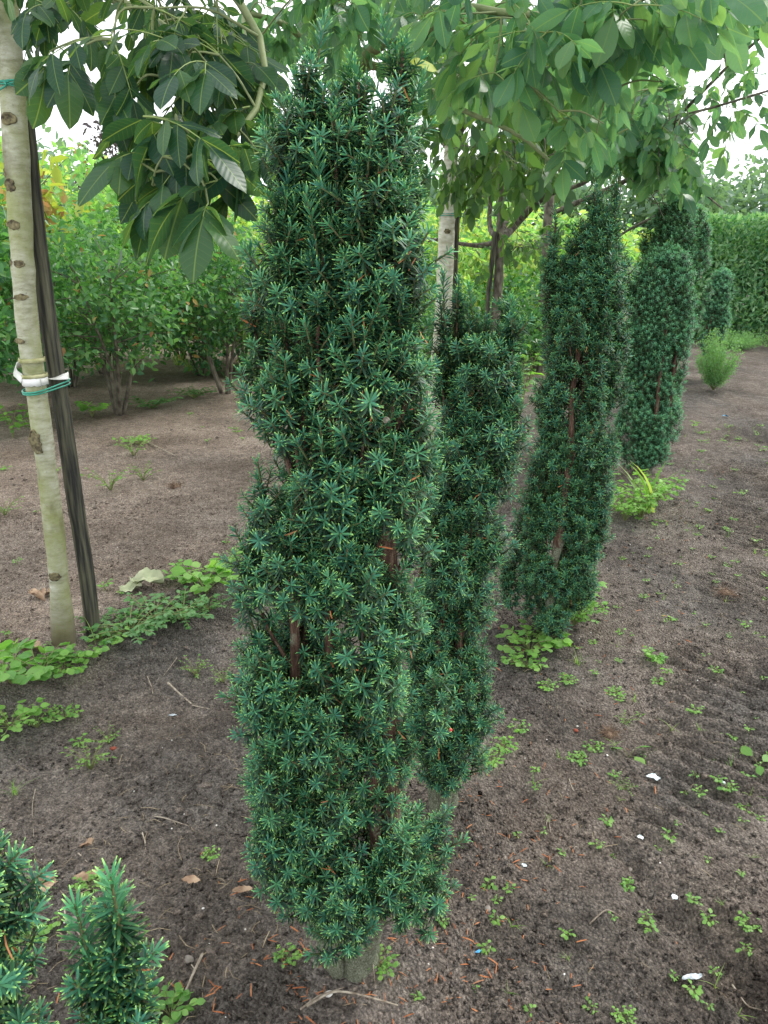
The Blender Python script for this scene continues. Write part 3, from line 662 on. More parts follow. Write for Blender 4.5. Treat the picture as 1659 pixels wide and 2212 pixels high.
def below(C, b):
    if b is None: return False
    px, py, f = project(C); return py[0] > np.interp(px[0], [q[0] for q in b], [q[1] for q in b])
def walnut(name, label, trunk, trad, branches, regions, seed, barkmat, brmat, mesh_set, stuffmat, tmpls, n_ind=300, group='young walnut trees tied to stakes in a row', extra=None, skip=None, brparts='branch', sides=20, bound=None, dn=.5):
    rs = RS(seed); O = np.array([trunk[0][0], trunk[0][1], gz(trunk[0][0], trunk[0][1])])
    DENS = dn
    t = thing(name, O, label, 'tree', group)
    n = 60; P = spline(trunk, n); rad = np.interp(np.linspace(0, 1, n), np.linspace(0, 1, len(trad)), trad)*(1 + .03*rs.normal(size=n))
    g = Geo(); V, A, F = tube(P, rad, sides, r=.5)
    V = V + (P.repeat(sides, 0) - V)*(.05*(vn(A[:, 2]*6, P.repeat(sides, 0)[:, 2]*14, 3)[:, None] - .5))
    g.add(V, A, F); link('trunk', g.mesh('trunk', barkmat, O), t)
    nodes = []
    for b in branches:
        Q = spline(b[0], 16); nodes += list(Q[2:]); g = Geo(); g.add(*tube(Q, np.linspace(b[1], b[2], 16)*(1 + .05*rs.normal(size=16)), 10, r=rs.rand()))
        link('branch', g.mesh('branch', b[3] if len(b) > 3 else brmat, O), t)
    nodes = np.array(nodes)
    tw = Geo(); leaves = []
    for (cx, cy, rx, ry, t0_, t1_, cnt_, size) in regions:
        for _ in range(cnt_):
            while True:
                u, v = rs.uniform(-1, 1, 2)
                if u*u + v*v < 1: break
            C = at(cx + u*rx, cy + v*ry, rs.uniform(t0_, t1_)) + [0, 0, .09]
            if rs.rand() > DENS: continue
            if skip is not None and skip(C): continue
            dd = np.linalg.norm(nodes - C, axis=1) + .8*np.clip(C[2] - nodes[:, 2], -9, 0)*-0
            q = nodes[np.argmin(dd)]; L = np.linalg.norm(C - q)
            if L > .04:
                mid = (q + C)/2 + np.array([0, 0, .12*L]) + .06*L*rs.normal(size=3)
                Q = spline([q, mid, C], 8)
                tw.add(*tube(Q, np.linspace(min(.009, .003 + .006*L), .0022, 8), 5, r=rs.rand(), cap=False))
                nodes = np.concatenate([nodes, Q[3:8:2]])
            base_d = unit(C - q + 1e-3)
            for _k in range(rs.randint(2, 4)):
                d = unit(base_d*.6 + rs.normal(size=3)*[.8, .8, .35] + np.array([0, 0, -.1]))
                Lr = rs.uniform(1.3, 1.9)*size; tip = C + d*(Lr + size*.6) + np.array([0, 0, -.45*Lr - .4*size])
                if cy > -60 and (below(tip, bound) or below(C + d*Lr*.5, bound) or sky_gap((C + tip)/2) or sky_gap(tip)): continue
                leaves.append((C, d, Lr, size*rs.uniform(.85, 1.15), rs.randint(2, 4)))
    for (ax, ay, bx_, by_, t0_, size) in (extra or []):
        C = at(ax, ay, t0_); E = at(bx_, by_, t0_ - .04); q = nodes[np.argmin(np.linalg.norm(nodes - C, axis=1))]
        tw.add(*tube(spline([q, (q + C)/2 + [0, 0, .02], C], 6), np.linspace(.004, .0025, 6), 5, r=.5, cap=False))
        leaves.append((C, unit(E - C + np.array([0, 0, .04])), np.linalg.norm(E - C), size, 3))
    link('twigs', tw.mesh('twigs', brmat, O), t)['kind'] = 'stuff'
    allp = np.array([l[0] for l in leaves]); px, py, f = project(allp)
    inview = (px > -40) & (px < 1700) & (py > -60) & (py < 2250)
    hidden = (px > 600) & (px < 900) & (py > 130) & (f > 1.4)
    sc_ = np.where(inview & ~hidden, 100 - f*8 + rs.uniform(0, 10, len(leaves)), -99); order = np.argsort(-sc_)
    used = 0; stuff = Geo(); rach = Geo(); B = {}
    for i in order:
        p, d, Lr, size, ns = leaves[i]; P, lfs = compound(rs, p, d, Lr, size, ns)
        T = tube(P, np.linspace(.0022, .001, len(P)), 4, r=rs.rand(), cap=False)
        if used + len(lfs) <= n_ind and sc_[i] > 0:
            g = Geo(); g.add(*T); lo = link('leaf', g.mesh('leaf_stalk', M['rachis'], O), t)
            for q, D, Nn, s_ in lfs:
                Mx = frames_yz(D[None], Nn[None], s_)[0]
                link('leaflet', mesh_set[rs.randint(len(mesh_set))], lo, mat4(Mx, q - O))
            used += len(lfs)
        else:
            rach.add(*T)
            for q, D, Nn, s_ in lfs: B.setdefault(rs.randint(len(tmpls)), []).append((q, D, Nn, s_))
    for k, L_ in B.items():
        stuff.inst(tmpls[k], frames_yz(np.array([b[1] for b in L_]), np.array([b[2] for b in L_]), np.array([b[3] for b in L_])), np.array([b[0] for b in L_]), rs.rand(len(L_)))
    if B:
        o = link('foliage', stuff.mesh('walnut_foliage', stuffmat, O), t); o['kind'] = 'stuff'
        o = link('leaf_stalks', rach.mesh('leaf_stalks', M['rachis'], O), t); o['kind'] = 'stuff'
    return t, O, P

DENS = .5
def sky_gap(C):
    px, py, f = project(C); px = px[0]; py = py[0]
    if 100 < px < 232 and 225 < py < 400: return True
    if 120 < px < 150 and 40 < py < 80: return True
    if 215 < px < 250 and 330 < py < 360: return True
    if py > 540 and px < 600: return True
    if px > 1590 and py > 280: return True
    if px > 1480 and 150 < py and py < 420 and px > 1480 + (py - 150)*.2: return True
    return False

# --- tree A: pale trunk on the left
TY = 2.80
trA = [at_y(138, 1400, TY), at_y(125, 1218, TY), at_y(112, 1098, TY), at_y(87, 898, TY), at_y(58, 698, TY), at_y(44, 477, TY), at_y(27, 183, TY), at_y(6, -60, TY)]
trA[0][2] = -.06; top = trA[-1].copy(); trA.append(top + [-.02, 0, .25]); trA.append(top + [.03, .02, .6])
kA = top + [-.02, 0, .2]
tA, OA, PA = walnut('walnut_tree', 'young tree with pale mossy trunk strapped to a dark stake at the left', trA, [.052, .038, .037, .037, .038, .040, .041, .040, .037, .028],
    [([kA - [0, 0, .25], at(150, -40, 2.7), at(300, 20, 2.5), at(420, 100, 2.3)], .022, .008),
     ([kA - [0, 0, .1], at(120, -160, 2.6), at(400, -160, 2.3), at(600, 120, 2.15), at(520, 320, 2.0), at(430, 330, 1.9), at(330, 400, 1.85)], .024, .004),
     ([kA, at(250, -220, 3.0), at(500, -120, 3.0)], .02, .006),
     ([kA, at(-150, -200, 2.6), at(-250, -50, 2.4)], .02, .006),
     ([kA + [0, 0, .1], at(100, -500, 3.2), at(260, -700, 3.2)], .02, .006)],
    [(100, 30, 130, 70, 2.1, 2.8, 14, .108), (300, 70, 190, 80, 1.9, 2.8, 26, .108), (250, 195, 40, 40, 1.9, 2.2, 4, .108), (130, 130, 60, 40, 2.0, 2.3, 5, .11),
     (460, 150, 120, 90, 1.8, 2.7, 22, .11), (430, 250, 90, 70, 1.8, 2.4, 12, .11), (520, 230, 70, 60, 1.9, 2.4, 8, .105), (380, 350, 70, 50, 1.75, 2.0, 6, .11),
     (320, 430, 60, 40, 1.75, 1.95, 4, .115), (440, 430, 40, 50, 1.8, 2.0, 4, .105), (520, 360, 40, 50, 1.9, 2.3, 5, .105),
     (300, -150, 600, 120, 1.8, 3.4, 45, .105), (-200, 0, 150, 200, 2.0, 3.2, 12, .105), (200, -500, 600, 250, 2.2, 3.4, 26, .105)],
    dn=.58, seed=61, barkmat=M['pale'], brmat=M['greenbranch'], mesh_set=ME_A, stuffmat=M['walnut'], tmpls=LF_NEAR, skip=sky_gap, extra=[(470, 390, 380, 440, 1.8, .15), (440, 320, 330, 410, 1.85, .15), (450, 440, 440, 490, 1.75, .14), (290, 190, 262, 240, 2.0, .14), (110, 110, 100, 160, 2.1, .15), (560, 330, 500, 370, 1.9, .14),
     (540, 230, 480, 270, 1.95, .15), (380, 260, 330, 310, 1.9, .15), (520, 420, 500, 440, 2.0, .12), (400, 400, 300, 450, 1.85, .14), (160, 120, 150, 170, 2.1, .14), (330, 330, 250, 350, 1.9, .13)], bound=[(0, 215), (60, 240), (185, 235), (196, 200), (225, 300), (240, 545), (380, 560), (490, 575), (500, 440), (560, 460), (600, 500), (1659, 500)])

# --- tree M: trunk hidden behind the tallest yew, crown fills the top right
kM = np.array([-.25, 4.6, 2.35])
tM, OM, PM = walnut('walnut_tree', 'tree rising directly behind the tallest yew with large leaves spreading to the upper right',
    [(-.29, 4.6, -.05), (-.28, 4.6, .8), (-.26, 4.6, 1.6), kM, at(733, 20, 4.1), at(725, -150, 4.1)], [.055, .048, .045, .04, .034, .024],
    [([kM, at(820, 90, 3.8), at(950, 60, 3.3), at(990, 5, 2.75), at(1070, 28, 2.6), at(1180, 38, 2.5), at(1290, 30, 2.45), at(1340, 60, 2.4)], .03, .008),
     ([kM, at(800, 130, 4.0), at(930, 195, 3.7), at(1000, 240, 3.4), at(1130, 290, 3.2), at(1220, 380, 3.1)], .024, .005),
     ([kM, at(640, 60, 3.9), at(520, 20, 3.7), at(540, 110, 3.5)], .022, .006),
     ([kM, at(830, -100, 3.6), at(1100, -180, 3.2), at(1400, -150, 2.9), at(1560, -40, 2.7)], .03, .008),
     ([kM, at(700, -200, 4.0), at(760, -500, 4.0)], .026, .008)],
    [(650, 60, 130, 60, 3.2, 4.6, 34, .11), (840, 40, 150, 60, 3.0, 4.6, 40, .11), (780, 120, 180, 60, 3.4, 4.8, 24, .11), (1030, 70, 90, 70, 2.4, 3.6, 18, .115), (1180, 90, 110, 90, 2.3, 3.6, 26, .115),
     (1130, 200, 120, 80, 2.5, 3.6, 20, .115), (1320, 90, 110, 90, 2.3, 3.4, 26, .115), (1400, 60, 90, 60, 2.2, 3.0, 12, .13), (1490, 60, 60, 40, 2.2, 2.6, 7, .13),
     (1280, 260, 120, 80, 2.6, 3.8, 18, .11), (980, 260, 50, 60, 2.8, 3.6, 6, .115), (1230, 330, 60, 40, 2.8, 3.2, 6, .11), (1420, 180, 90, 60, 2.7, 3.6, 12, .11),
     (1000, -160, 600, 120, 2.0, 4.4, 50, .115), (1200, -500, 700, 250, 2.4, 4.2, 30, .11)],
    dn=.52, seed=67, barkmat=M['brownbark'], brmat=M['greenbranch'], mesh_set=ME_B, stuffmat=M['walnut_top'], tmpls=LF_NEAR, skip=sky_gap, bound=[(0, 300), (560, 300), (900, 250), (960, 340), (1100, 350), (1200, 430), (1300, 400), (1360, 330), (1450, 240), (1530, 170), (1659, 130)])

# --- tree B: second pale trunk
BY = 6.5
trB = [at_y(935, 945, BY), at_y(942, 850, BY), at_y(957, 700, BY), at_y(966, 480, BY), at_y(975, 330, BY), at_y(980, 240, BY), at_y(985, 120, BY)]
trB[0][2] = -.05
tB, OB, PB = walnut('walnut_tree', 'tree with straight pale trunk and green tie, standing behind the low yew', trB, [.075, .07, .07, .066, .062, .05, .03],
    [([trB[4], at(1000, 270, 6.0), at(1060, 210, 5.6), at(1110, 180, 5.2)], .03, .01, M['brownbark']),
     ([trB[4], at(930, 270, 6.2), at(880, 200, 6.0)], .025, .008, M['brownbark']),
     ([trB[5], at(1020, 150, 6.0), at(1100, 60, 5.8)], .025, .008, M['brownbark']),
     ([trB[3], at(950, 515, 6.4), at(925, 522, 6.4)], .012, .006, M['brownbark'])],
    [(1000, 150, 120, 110, 4.4, 6.6, 46, .13), (1100, 220, 120, 110, 4.2, 6.2, 46, .13), (980, 310, 70, 60, 4.8, 6.2, 12, .13), (1130, 350, 80, 60, 4.6, 6.2, 22, .13), (1030, 400, 60, 50, 5, 6.2, 10, .12),
     (880, 60, 120, 80, 5, 6.8, 20, .13), (1000, -80, 250, 100, 5, 6.8, 20, .13)],
    seed=71, barkmat=M['cream'], brmat=M['brownbark'], mesh_set=ME_B, stuffmat=M['walnut_far'], tmpls=LF_FAR, n_ind=120, dn=.7, skip=sky_gap)

# --- tree C: brown forked trunk
CY_ = 8.3
trC = [at_y(1062, 860, CY_), at_y(1070, 700, CY_), at_y(1078, 600, CY_), at_y(1080, 520, CY_), at_y(1082, 420, CY_), at_y(1085, 300, CY_)]; trC[0][2] = -.05
tC, OC, PC = walnut('walnut_tree', 'dark barked tree forking low into spreading brown limbs between the second and third yew', trC, [.062, .056, .052, .045, .03, .018],
    [([trC[3], at(1110, 490, 8.2), at(1150, 445, 7.8), at(1190, 415, 7.4), at(1260, 400, 7.0), at(1330, 340, 6.6)], .05, .012),
     ([trC[3], at(1060, 500, 8.2), at(1056, 470, 8.2), at(1062, 430, 8.0), at(1040, 350, 7.6)], .035, .012),
     ([trC[3], at(1040, 532, 8.0), at(990, 526, 7.6), at(925, 515, 7.2)], .028, .010),
     ([trC[3], at(1100, 460, 8.4), at(1180, 430, 8.5), at(1300, 330, 8.4), at(1400, 250, 8.0)], .03, .01),
     ([trC[4], at(1090, 250, 8.0), at(1200, 150, 7.5)], .025, .008)],
    [(1180, 330, 170, 90, 5.4, 8.4, 60, .13), (1080, 400, 90, 50, 6.5, 8.4, 20, .13), (1300, 300, 130, 90, 5.2, 8.4, 50, .13), (1400, 350, 110, 70, 5.2, 7.5, 30, .13), (1190, 200, 200, 80, 5.5, 8.4, 40, .13),
     (1350, 200, 150, 80, 5.5, 8.0, 30, .13), (1080, 560, 90, 50, 7.0, 9.0, 14, .12), (1190, 520, 80, 60, 6.5, 9.0, 16, .12), (1400, 420, 90, 40, 5.5, 7.5, 12, .12)],
    seed=73, barkmat=M['brownbark'], brmat=M['brownbark'], mesh_set=ME_B, stuffmat=M['walnut_far'], tmpls=LF_FAR, bound=[(900, 640), (1200, 620), (1240, 400), (1340, 400), (1370, 430), (1540, 455), (1580, 400), (1600, 330), (1659, 330)], n_ind=60, dn=.75, skip=sky_gap)

# --- tree D: stands beyond, twigs against the bright sky at right
DY = 10.1
trD = [np.array([2.0, DY, -.05]), np.array([2.02, DY, 1.0]), np.array([2.0, DY, 1.9]), np.array([2.05, DY, 2.8]), np.array([2.1, DY, 3.6])]
tD, OD, PD = walnut('walnut_tree', 'far tree whose long thin branches reach out against the white sky at right', trD, [.08, .07, .06, .045, .02],
    [([trD[2], at(1380, 380, 8.0), at(1440, 300, 6.4), at(1450, 270, 5.0), at(1520, 190, 4.6), at(1600, 110, 4.3), at(1690, 40, 4.1)], .03, .007),
     ([trD[2], at(1350, 400, 8.5), at(1400, 300, 6.0), at(1430, 255, 4.8), at(1530, 240, 4.5), at(1600, 222, 4.3), at(1680, 190, 4.1)], .022, .006),
     ([trD[3], at(1330, 250, 8.0), at(1420, 200, 7.0), at(1500, 130, 6.0)], .025, .008),
     ([trD[1], at(1350, 500, 8.5), at(1440, 455, 6.5), at(1520, 400, 5.0), at(1560, 450, 4.8)], .02, .005)],
    [(1420, 290, 120, 90, 4.2, 6.0, 44, .125), (1500, 360, 70, 70, 4.2, 5.5, 20, .125), (1560, 400, 40, 50, 4.2, 5.2, 6, .125), (1400, 400, 70, 60, 4.6, 6.0, 20, .12),
     (1440, 480, 80, 30, 5, 6.5, 12, .11), (1350, 330, 60, 50, 4.5, 6.0, 16, .13), (1560, 60, 90, 60, 3.6, 4.6, 16, .12), (1460, 330, 90, 80, 4.4, 5.6, 24, .12)],
    seed=79, barkmat=M['brownbark'], brmat=M['brownbark'], mesh_set=ME_B, stuffmat=M['walnut_top'], tmpls=LF_NEAR, bound=[(900, 640), (1200, 620), (1240, 400), (1340, 400), (1370, 430), (1540, 455), (1580, 400), (1600, 330), (1659, 330)], n_ind=120, dn=.85, skip=sky_gap)
# small leaves along the two bare branches against the sky
def sprays(t, O, pts, n, size, seed):
    rs = RS(seed); Q = spline(pts, 30); 
    for i in range(n):
        k = rs.randint(4, 29); p = Q[k]; d = unit(Q[min(29, k + 1)] - Q[k - 1] + rs.normal(size=3)*.9)
        P, lfs = compound(rs, p, d, size*2.6, size, 3)
        g = Geo(); g.add(*tube(P, [.0018]*6 + [.001], 4, cap=False)); lo = link('leaf', g.mesh('leaf_stalk', M['rachis'], O), t)
        for q, D, Nn, s_ in lfs: link('leaflet', ME_B[rs.randint(5)], lo, mat4(frames_yz(D[None], Nn[None], s_)[0], q - O))
sprays(tD, OD, [at(1520, 190, 4.6), at(1600, 110, 4.3), at(1690, 40, 4.1)], 10, .11, 5)
sprays(tD, OD, [at(1530, 240, 4.5), at(1600, 222, 4.3), at(1680, 190, 4.1)], 12, .11, 6)

# single yellow leaf caught beside the top of the tallest yew
g = Geo(); g.add(*leaflet_tpl(555, 6, .4, 2)); o = link('yellow_leaf', g.mesh('yellow_leaf', M['yellow']))
o.matrix_basis = mat4(frames_yz(np.array([[1, .1, -.1]]), np.array([[0, -.8, .5]]), .075)[0], at(882, 130, 1.75)); tag(o, 'bright yellow leaf beside the top of the tallest yew', 'leaf')

# ------------------------------------------------------------------ trunk details: knots, stake, straps
def ring(c, nrm, rx, rz, tr, mat, parent, O, name='knot', fill=True, label=None):
    nrm = unit(np.array(nrm)); X = unit(np.cross([0, 0, 1.], nrm)); Z = np.cross(nrm, X)
    a = np.linspace(0, 2*PI, 17)[:-1]
    rs = RS(int(abs(c[0]*1000 + c[2]*777)) % 9999); k = 1 + .15*rs.normal(size=16)
    P = c + X*(rx*k*np.cos(a))[:, None] + Z*(rz*k*np.sin(a))[:, None]
    g = Geo(); sides = 6
    Tn = unit(np.roll(P, -1, 0) - np.roll(P, 1, 0)); V = []
    for i in range(16):
        n2 = np.cross(Tn[i], nrm)
        for s in range(sides): th = 2*PI*s/sides; V.append(P[i] + tr*(math.cos(th)*nrm + math.sin(th)*n2))
    F = [[i*sides + s, i*sides + (s + 1) % sides, ((i + 1) % 16)*sides + (s + 1) % sides, ((i + 1) % 16)*sides + s] for i in range(16) for s in range(sides)]
    g.add(np.array(V), np.full((len(V), 3), .5), [(np.array(F), 0)])
    if fill:
        k2 = len(V); VV = np.concatenate([c + nrm*.002 + (P - c)*.85, [c + nrm*.005]])
        g.add(VV, np.full((17, 3), .5), [(np.array([[i, (i + 1) % 16, 16] for i in range(16)]), 0)])
    o = link(name, g.mesh(name, mat, O), parent)
    if label: o['label'] = label
tocam = unit(np.array([1.3, -2.8, 0]))
for (px, py, rx, rz, tr) in [(33, 402, .016, .018, .004), (12, 375, .010, .012, .003), (40, 487, .020, .012, .004), (27, 568, .012, .009, .003), (52, 570, .016, .009, .004), (56, 640, .022, .008, .003), (50, 735, .028, .007, .003), (86, 952, .024, .036, .0045), (126, 1238, .020, .014, .004), (30, 260, .022, .014, .006), (124, 1355, .014, .008, .003)]:
    cc = at_y(px, py, TY); k = np.argmin(np.abs(PA[:, 2] - cc[2])) if len(PA) > 7 else 0
    axis = np.array([np.interp(cc[2], [p[2] for p in trA], [p[0] for p in trA]), TY, cc[2]])
    rad = .038; dx = np.clip(cc[0] - axis[0], -.03, .03); n_ = unit(np.array([dx, -math.sqrt(max(1e-5, rad**2 - dx**2)), 0]))
    ring(axis + n_*rad, n_, rx, rz, tr, M['knot'], tA, OA)
for (px, py, r_) in [(967, 405, .02), (966, 500, .022), (955, 590, .014)]:
    cc = at_y(px, py, BY - .07); ring(cc, (0, -1, 0), r_, r_*.7, .004, M['knot'], tB, OB)
# soil collar round foot of tree A is just ground; moss rim
def build_stake(name, label, pts, rad, seed, mat=None, cat='stake', group=None):
    rs = RS(seed); P = spline(pts, 40); g = Geo(); V, A, F = tube(P, np.full(40, rad)*(1 + .02*rs.normal(size=40)), 18)
    ax = P.repeat(18, 0); crack = (np.abs(A[:, 2] - .3) < .03) | (np.abs(A[:, 2] - .8) < .03)
    V = np.where(crack[:, None], ax + (V - ax)*.88, V)
    o = link(name, g.__class__ and (g.add(V, A, F) or g.mesh(name, mat or M['stake'], P[0]))); o.location = tuple(P[0]); tag(o, label, cat, group); return P
SY = 2.88
stA = [at_y(203, 1372, SY), at_y(185, 1218, SY), at_y(165, 1098, SY), at_y(137, 898, SY), at_y(105, 698, SY), at_y(75, 470, SY), at_y(55, 260, SY), at_y(38, 130, SY)]
stA[0][2] = -.05
PS = build_stake('tree_stake', 'round dark weathered wooden stake beside the pale trunk at left', stA, .031, 3)
stB = [at_y(960, 945, 6.62), at_y(975, 700, 6.62), at_y(984, 480, 6.62), at_y(992, 380, 6.62)]; stB[0][2] = -.05
build_stake('tree_stake', 'grey wooden stake close behind the pale trunk with the green tie', stB, .036, 4)
stC = [at_y(1040, 862, 8.25), at_y(1055, 640, 8.25), at_y(1070, 500, 8.25)]; stC[0][2] = -.05
build_stake('tree_stake', 'thin wooden stake left of the dark forked trunk', stC, .025, 5)

def band(path, h, mat, name, label=None, twist=0, thick=.0012, closed=True, cat='tree tie', tags=True, rough_z=0, parent=None, O=None):
    """a flat strap: vertical ribbon of height h following a path"""
    P = np.asarray(path, float); n = len(P); rs = RS(n)
    T = unit(np.roll(P, -1, 0) - np.roll(P, 1, 0)) if closed else unit(np.gradient(P, axis=0))
    Z = np.tile([0, 0, 1.], (n, 1)); S = unit(np.cross(T, Z)); V = []
    tw = np.broadcast_to(twist, (n,))
    for i in range(n):
        up = Z[i]*math.cos(tw[i]) + S[i]*math.sin(tw[i]); nn = unit(np.cross(T[i], up)); hh = h*(1 + .06*rs.normal())/2
        V += [P[i] + up*hh + nn*thick, P[i] - up*hh + nn*thick, P[i] - up*hh - nn*thick, P[i] + up*hh - nn*thick]
    m = n if closed else n - 1
    F = [[i*4 + s, i*4 + (s + 1) % 4, ((i + 1) % n)*4 + (s + 1) % 4, ((i + 1) % n)*4 + s] for i in range(m) for s in range(4)]
    g = Geo(); g.add(np.array(V), np.full((4*n, 3), .5), [(np.array(F), 0)])
    if parent is None:
        o = link(name, g.mesh(name, mat, P[0])); o.location = tuple(P[0]); 
        if tags: tag(o, label, cat)
    else:
        o = link(name, g.mesh(name, mat, O), parent)
        if label: o['label'] = label
    return o
def circle(c, r, n=28, tilt=0, a0=0, a1=2*PI): a = np.linspace(a0, a1, n, endpoint=abs(a1 - a0 - 2*PI) > .01); return np.stack([c[0] + r*np.cos(a), c[1] + r*np.sin(a), c[2] + tilt*np.cos(a)*r], 1)
def trA_x(z): return np.interp(z, [p[0 + 2] for p in trA], [p[0] for p in trA])
def stA_x(z): return np.interp(z, [p[2] for p in stA], [p[0] for p in stA])
zb = at_y(60, 822, TY)[2]
cT = np.array([trA_x(zb), TY, zb]); cS = np.array([stA_x(zb), SY, zb])
st = thing('tree_strap', cT, 'white plastic strap looped round the pale trunk and the dark stake', 'tree tie')
band(circle(cT, .0435, 30, .02), .030, M['strap'], 'trunk_loop', parent=st, O=cT)
band(circle(cT + [0, 0, .019], .0450, 30, .02), .013, M['strapold'], 'mossy_edge', parent=st, O=cT, label='mossy yellow green upper edge of the strap')
n = 16; Q = spline([cT + [.036, -.034, -.004], (cT + cS)/2 + [0, -.045, -.004], cS + [-.02, -.042, 0], cS + [.02, -.040, .002], cS + [.042, -.01, .004], cS + [.03, .034, 0]], n)
band(Q, .026, M['strap'], 'stake_loop', parent=st, O=cT, closed=False, twist=np.interp(np.arange(n), [0, 3, 5, 15], [0, .6, 1.2, 3.1]))
Q = spline([cT + [-.03, -.036, .012], cT + [-.056, -.03, .035], cT + [-.052, -.02, .058], cT + [-.03, .02, .062]], 10)
band(Q, .030, M['strap'], 'strap_end', parent=st, O=cT, closed=False, twist=.5)
zt = at_y(55, 777, TY)[2]; band(circle(np.array([trA_x(zt), TY, zt]), .0435, 30, .01), .016, M['strapold'], 'bark_tape', label='faded pale tape around the trunk just above the white strap')
def wire(name, label, loops, rad=.0032, ends=()):
    g = Geo()
    for L in loops: g.add(*tube(np.concatenate([L, L[:2]]), rad, 7))
    for E in ends: g.add(*tube(spline(E, 8), rad, 7))
    o = link(name, g.mesh(name, M['tie'], loops[0][0])); o.location = tuple(loops[0][0]); tag(o, label, 'tree tie')
zg = at_y(95, 843, TY)[2]
def oval(z, tilt, grow=0):
    a = np.linspace(0, 2*PI, 40, endpoint=False); A_ = np.array([trA_x(z), TY]); B_ = np.array([stA_x(z), SY]); u = unit(B_ - A_); v = np.array([-u[1], u[0]])
    pts = []
    for t_ in a:
        c_ = A_ if math.cos(t_) < 0 else B_; r_ = (.046 if math.cos(t_) < 0 else .041) + grow
        p = c_ + u*math.cos(t_)*r_ + v*math.sin(t_)*r_; pts.append([p[0], p[1], z + tilt*((p - A_)@u)])
    return np.array(pts)
wire('wire_tie', 'double green wire tie holding trunk and stake just under the white strap', [oval(zg - .004, .12), oval(zg + .005, .16, .001)])
zu = at_y(30, 188, TY)[2]; cu = np.array([trA_x(zu), TY, zu]); kn = cu + [.012, -.048, .002]
wire('wire_tie', 'green wire tie knotted round the pale trunk near the top left corner', [circle(cu, .048, 30, -.12), circle(cu + [0, 0, .01], .0485, 30, .1)],
     ends=[[kn, kn + [-.03, -.01, -.02]], [kn, kn + [.035, -.004, .006]], [kn + [0, 0, .004], kn + [-.012, -.01, .004], kn + [-.004, -.012, -.006]]])
zB = at_y(966, 462, BY)[2]; cB = np.array([at_y(966, 462, BY)[0], BY, zB]); 
wire('wire_tie', 'green wire tie round the straight pale trunk behind the low yew', [circle(cB + [.02, .04, 0], .105, 30, .02), circle(cB + [.02, .04, -.015], .105, 30, -.02)], rad=.004)

# ------------------------------------------------------------------ shrubs, hedge and far trees
def shrub(name, label, x, y, H, R, seed, mat, nclump=130, per=26, ls=.06, zmin=.25, stems=6, cat='shrub', group='nursery shrubs behind the tree row', accent=0, sy=1.0, stemmat=None, accent_mat='autumn', up=.55, clump_r=.16, stem_r=.018):
    rs = RS(seed); O = np.array([x, y, gz(x, y)]); t = thing(name, O, label, cat, group)
    st_ = Geo(); P0 = []
    C = []
    while len(C) < nclump:
        u = rs.normal(size=3); u /= np.linalg.norm(u); r = rs.rand()**.35
        p = np.array([u[0]*R*r, u[1]*R*sy*r, H*(.5 + zmin/2) + u[2]*H*(1 - zmin)/2*r])
        p[:2] *= .8 + .4*vn(np.array([math.atan2(u[1], u[0])*1.3 + seed]), np.array([p[2]*1.5]), 3)[0]
        p[2] *= .88 + .2*rs.rand()
        C.append(p)
    C = np.array(C)
    stem_pts = []
    for i in range(stems):
        a = i*2*PI/stems + rs.rand(); top = np.array([math.cos(a)*R*.55, math.sin(a)*R*sy*.55, H*rs.uniform(.6, .9)])
        mid = np.array([math.cos(a)*R*.22, math.sin(a)*R*.22, H*.3]) + .05*rs.normal(size=3)
        Q = spline([[math.cos(a)*.03, math.sin(a)*.03, -.05], mid, top], 12); stem_pts.append(Q)
        st_.add(*tube(Q + O, np.linspace(stem_r, stem_r*.3, 12), 6, r=rs.rand()))
    SPt = np.concatenate(stem_pts)
    for c_ in C[::2]:
        q = SPt[np.argmin(np.linalg.norm(SPt - (c_ - [0, 0, .2]), axis=1))]
        st_.add(*tube(spline([q + O, (q + c_)/2 + [0, 0, .03] + O, c_ + O], 5), np.linspace(.006, .002, 5), 4, r=rs.rand(), cap=False))
    link('stems', st_.mesh('shrub_stems', stemmat or M['brownbark'], O), t)
    n = nclump*per; pos = C.repeat(per, 0) + rs.normal(0, clump_r*.6, (n, 3))*[1, 1, .7]
    pos[:, 2] = np.maximum(pos[:, 2], .05)
    outw = unit(pos*[1, 1, 0] + 1e-3)
    D = unit(outw*.6 + rs.normal(size=(n, 3))*.8 + [0, 0, -.25]); Nn = unit(np.array([[0, 0, up]]) + outw*.35 + rs.normal(size=(n, 3))*.45)
    size = ls*1.35*rs.uniform(.55, 1.3, n); ac = rs.rand(n) < accent
    g = Geo(); g.inst(SL, frames_yz(D[~ac], Nn[~ac], size[~ac]), pos[~ac] + O, rs.rand((~ac).sum()))
    o = link('foliage', g.mesh('shrub_foliage', mat, O), t); o['kind'] = 'stuff'
    if ac.any():
        g = Geo(); g.inst(SL, frames_yz(D[ac], Nn[ac], size[ac]), pos[ac] + O, rs.rand(ac.sum()))
        o = link('tinted_leaves', g.mesh('tinted_leaves', M[accent_mat], O), t); o['kind'] = 'stuff'
    return t
S1, S2 = M['shrub1'], M['shrub2']
shrub('shrub', 'dark green shrub with forked brown stems, nearest of those behind the stake', -2.57, 7.4, 1.75, .9, 1, S1, 190, 30, .05, .28, 5, accent=.015, stem_r=.024)
shrub('shrub', 'bushy shrub with reddish tinted leaves just left of the tallest yew', -1.75, 8.5, 1.8, .75, 2, S1, 170, 30, .05, .28, 4, accent=.03, stem_r=.02)
shrub('shrub', 'dark bush at the left edge of the view behind the pale trunk', -3.7, 6.6, 2.2, 1.0, 3, S1, 220, 28, .065, .15, 5, accent=.015)
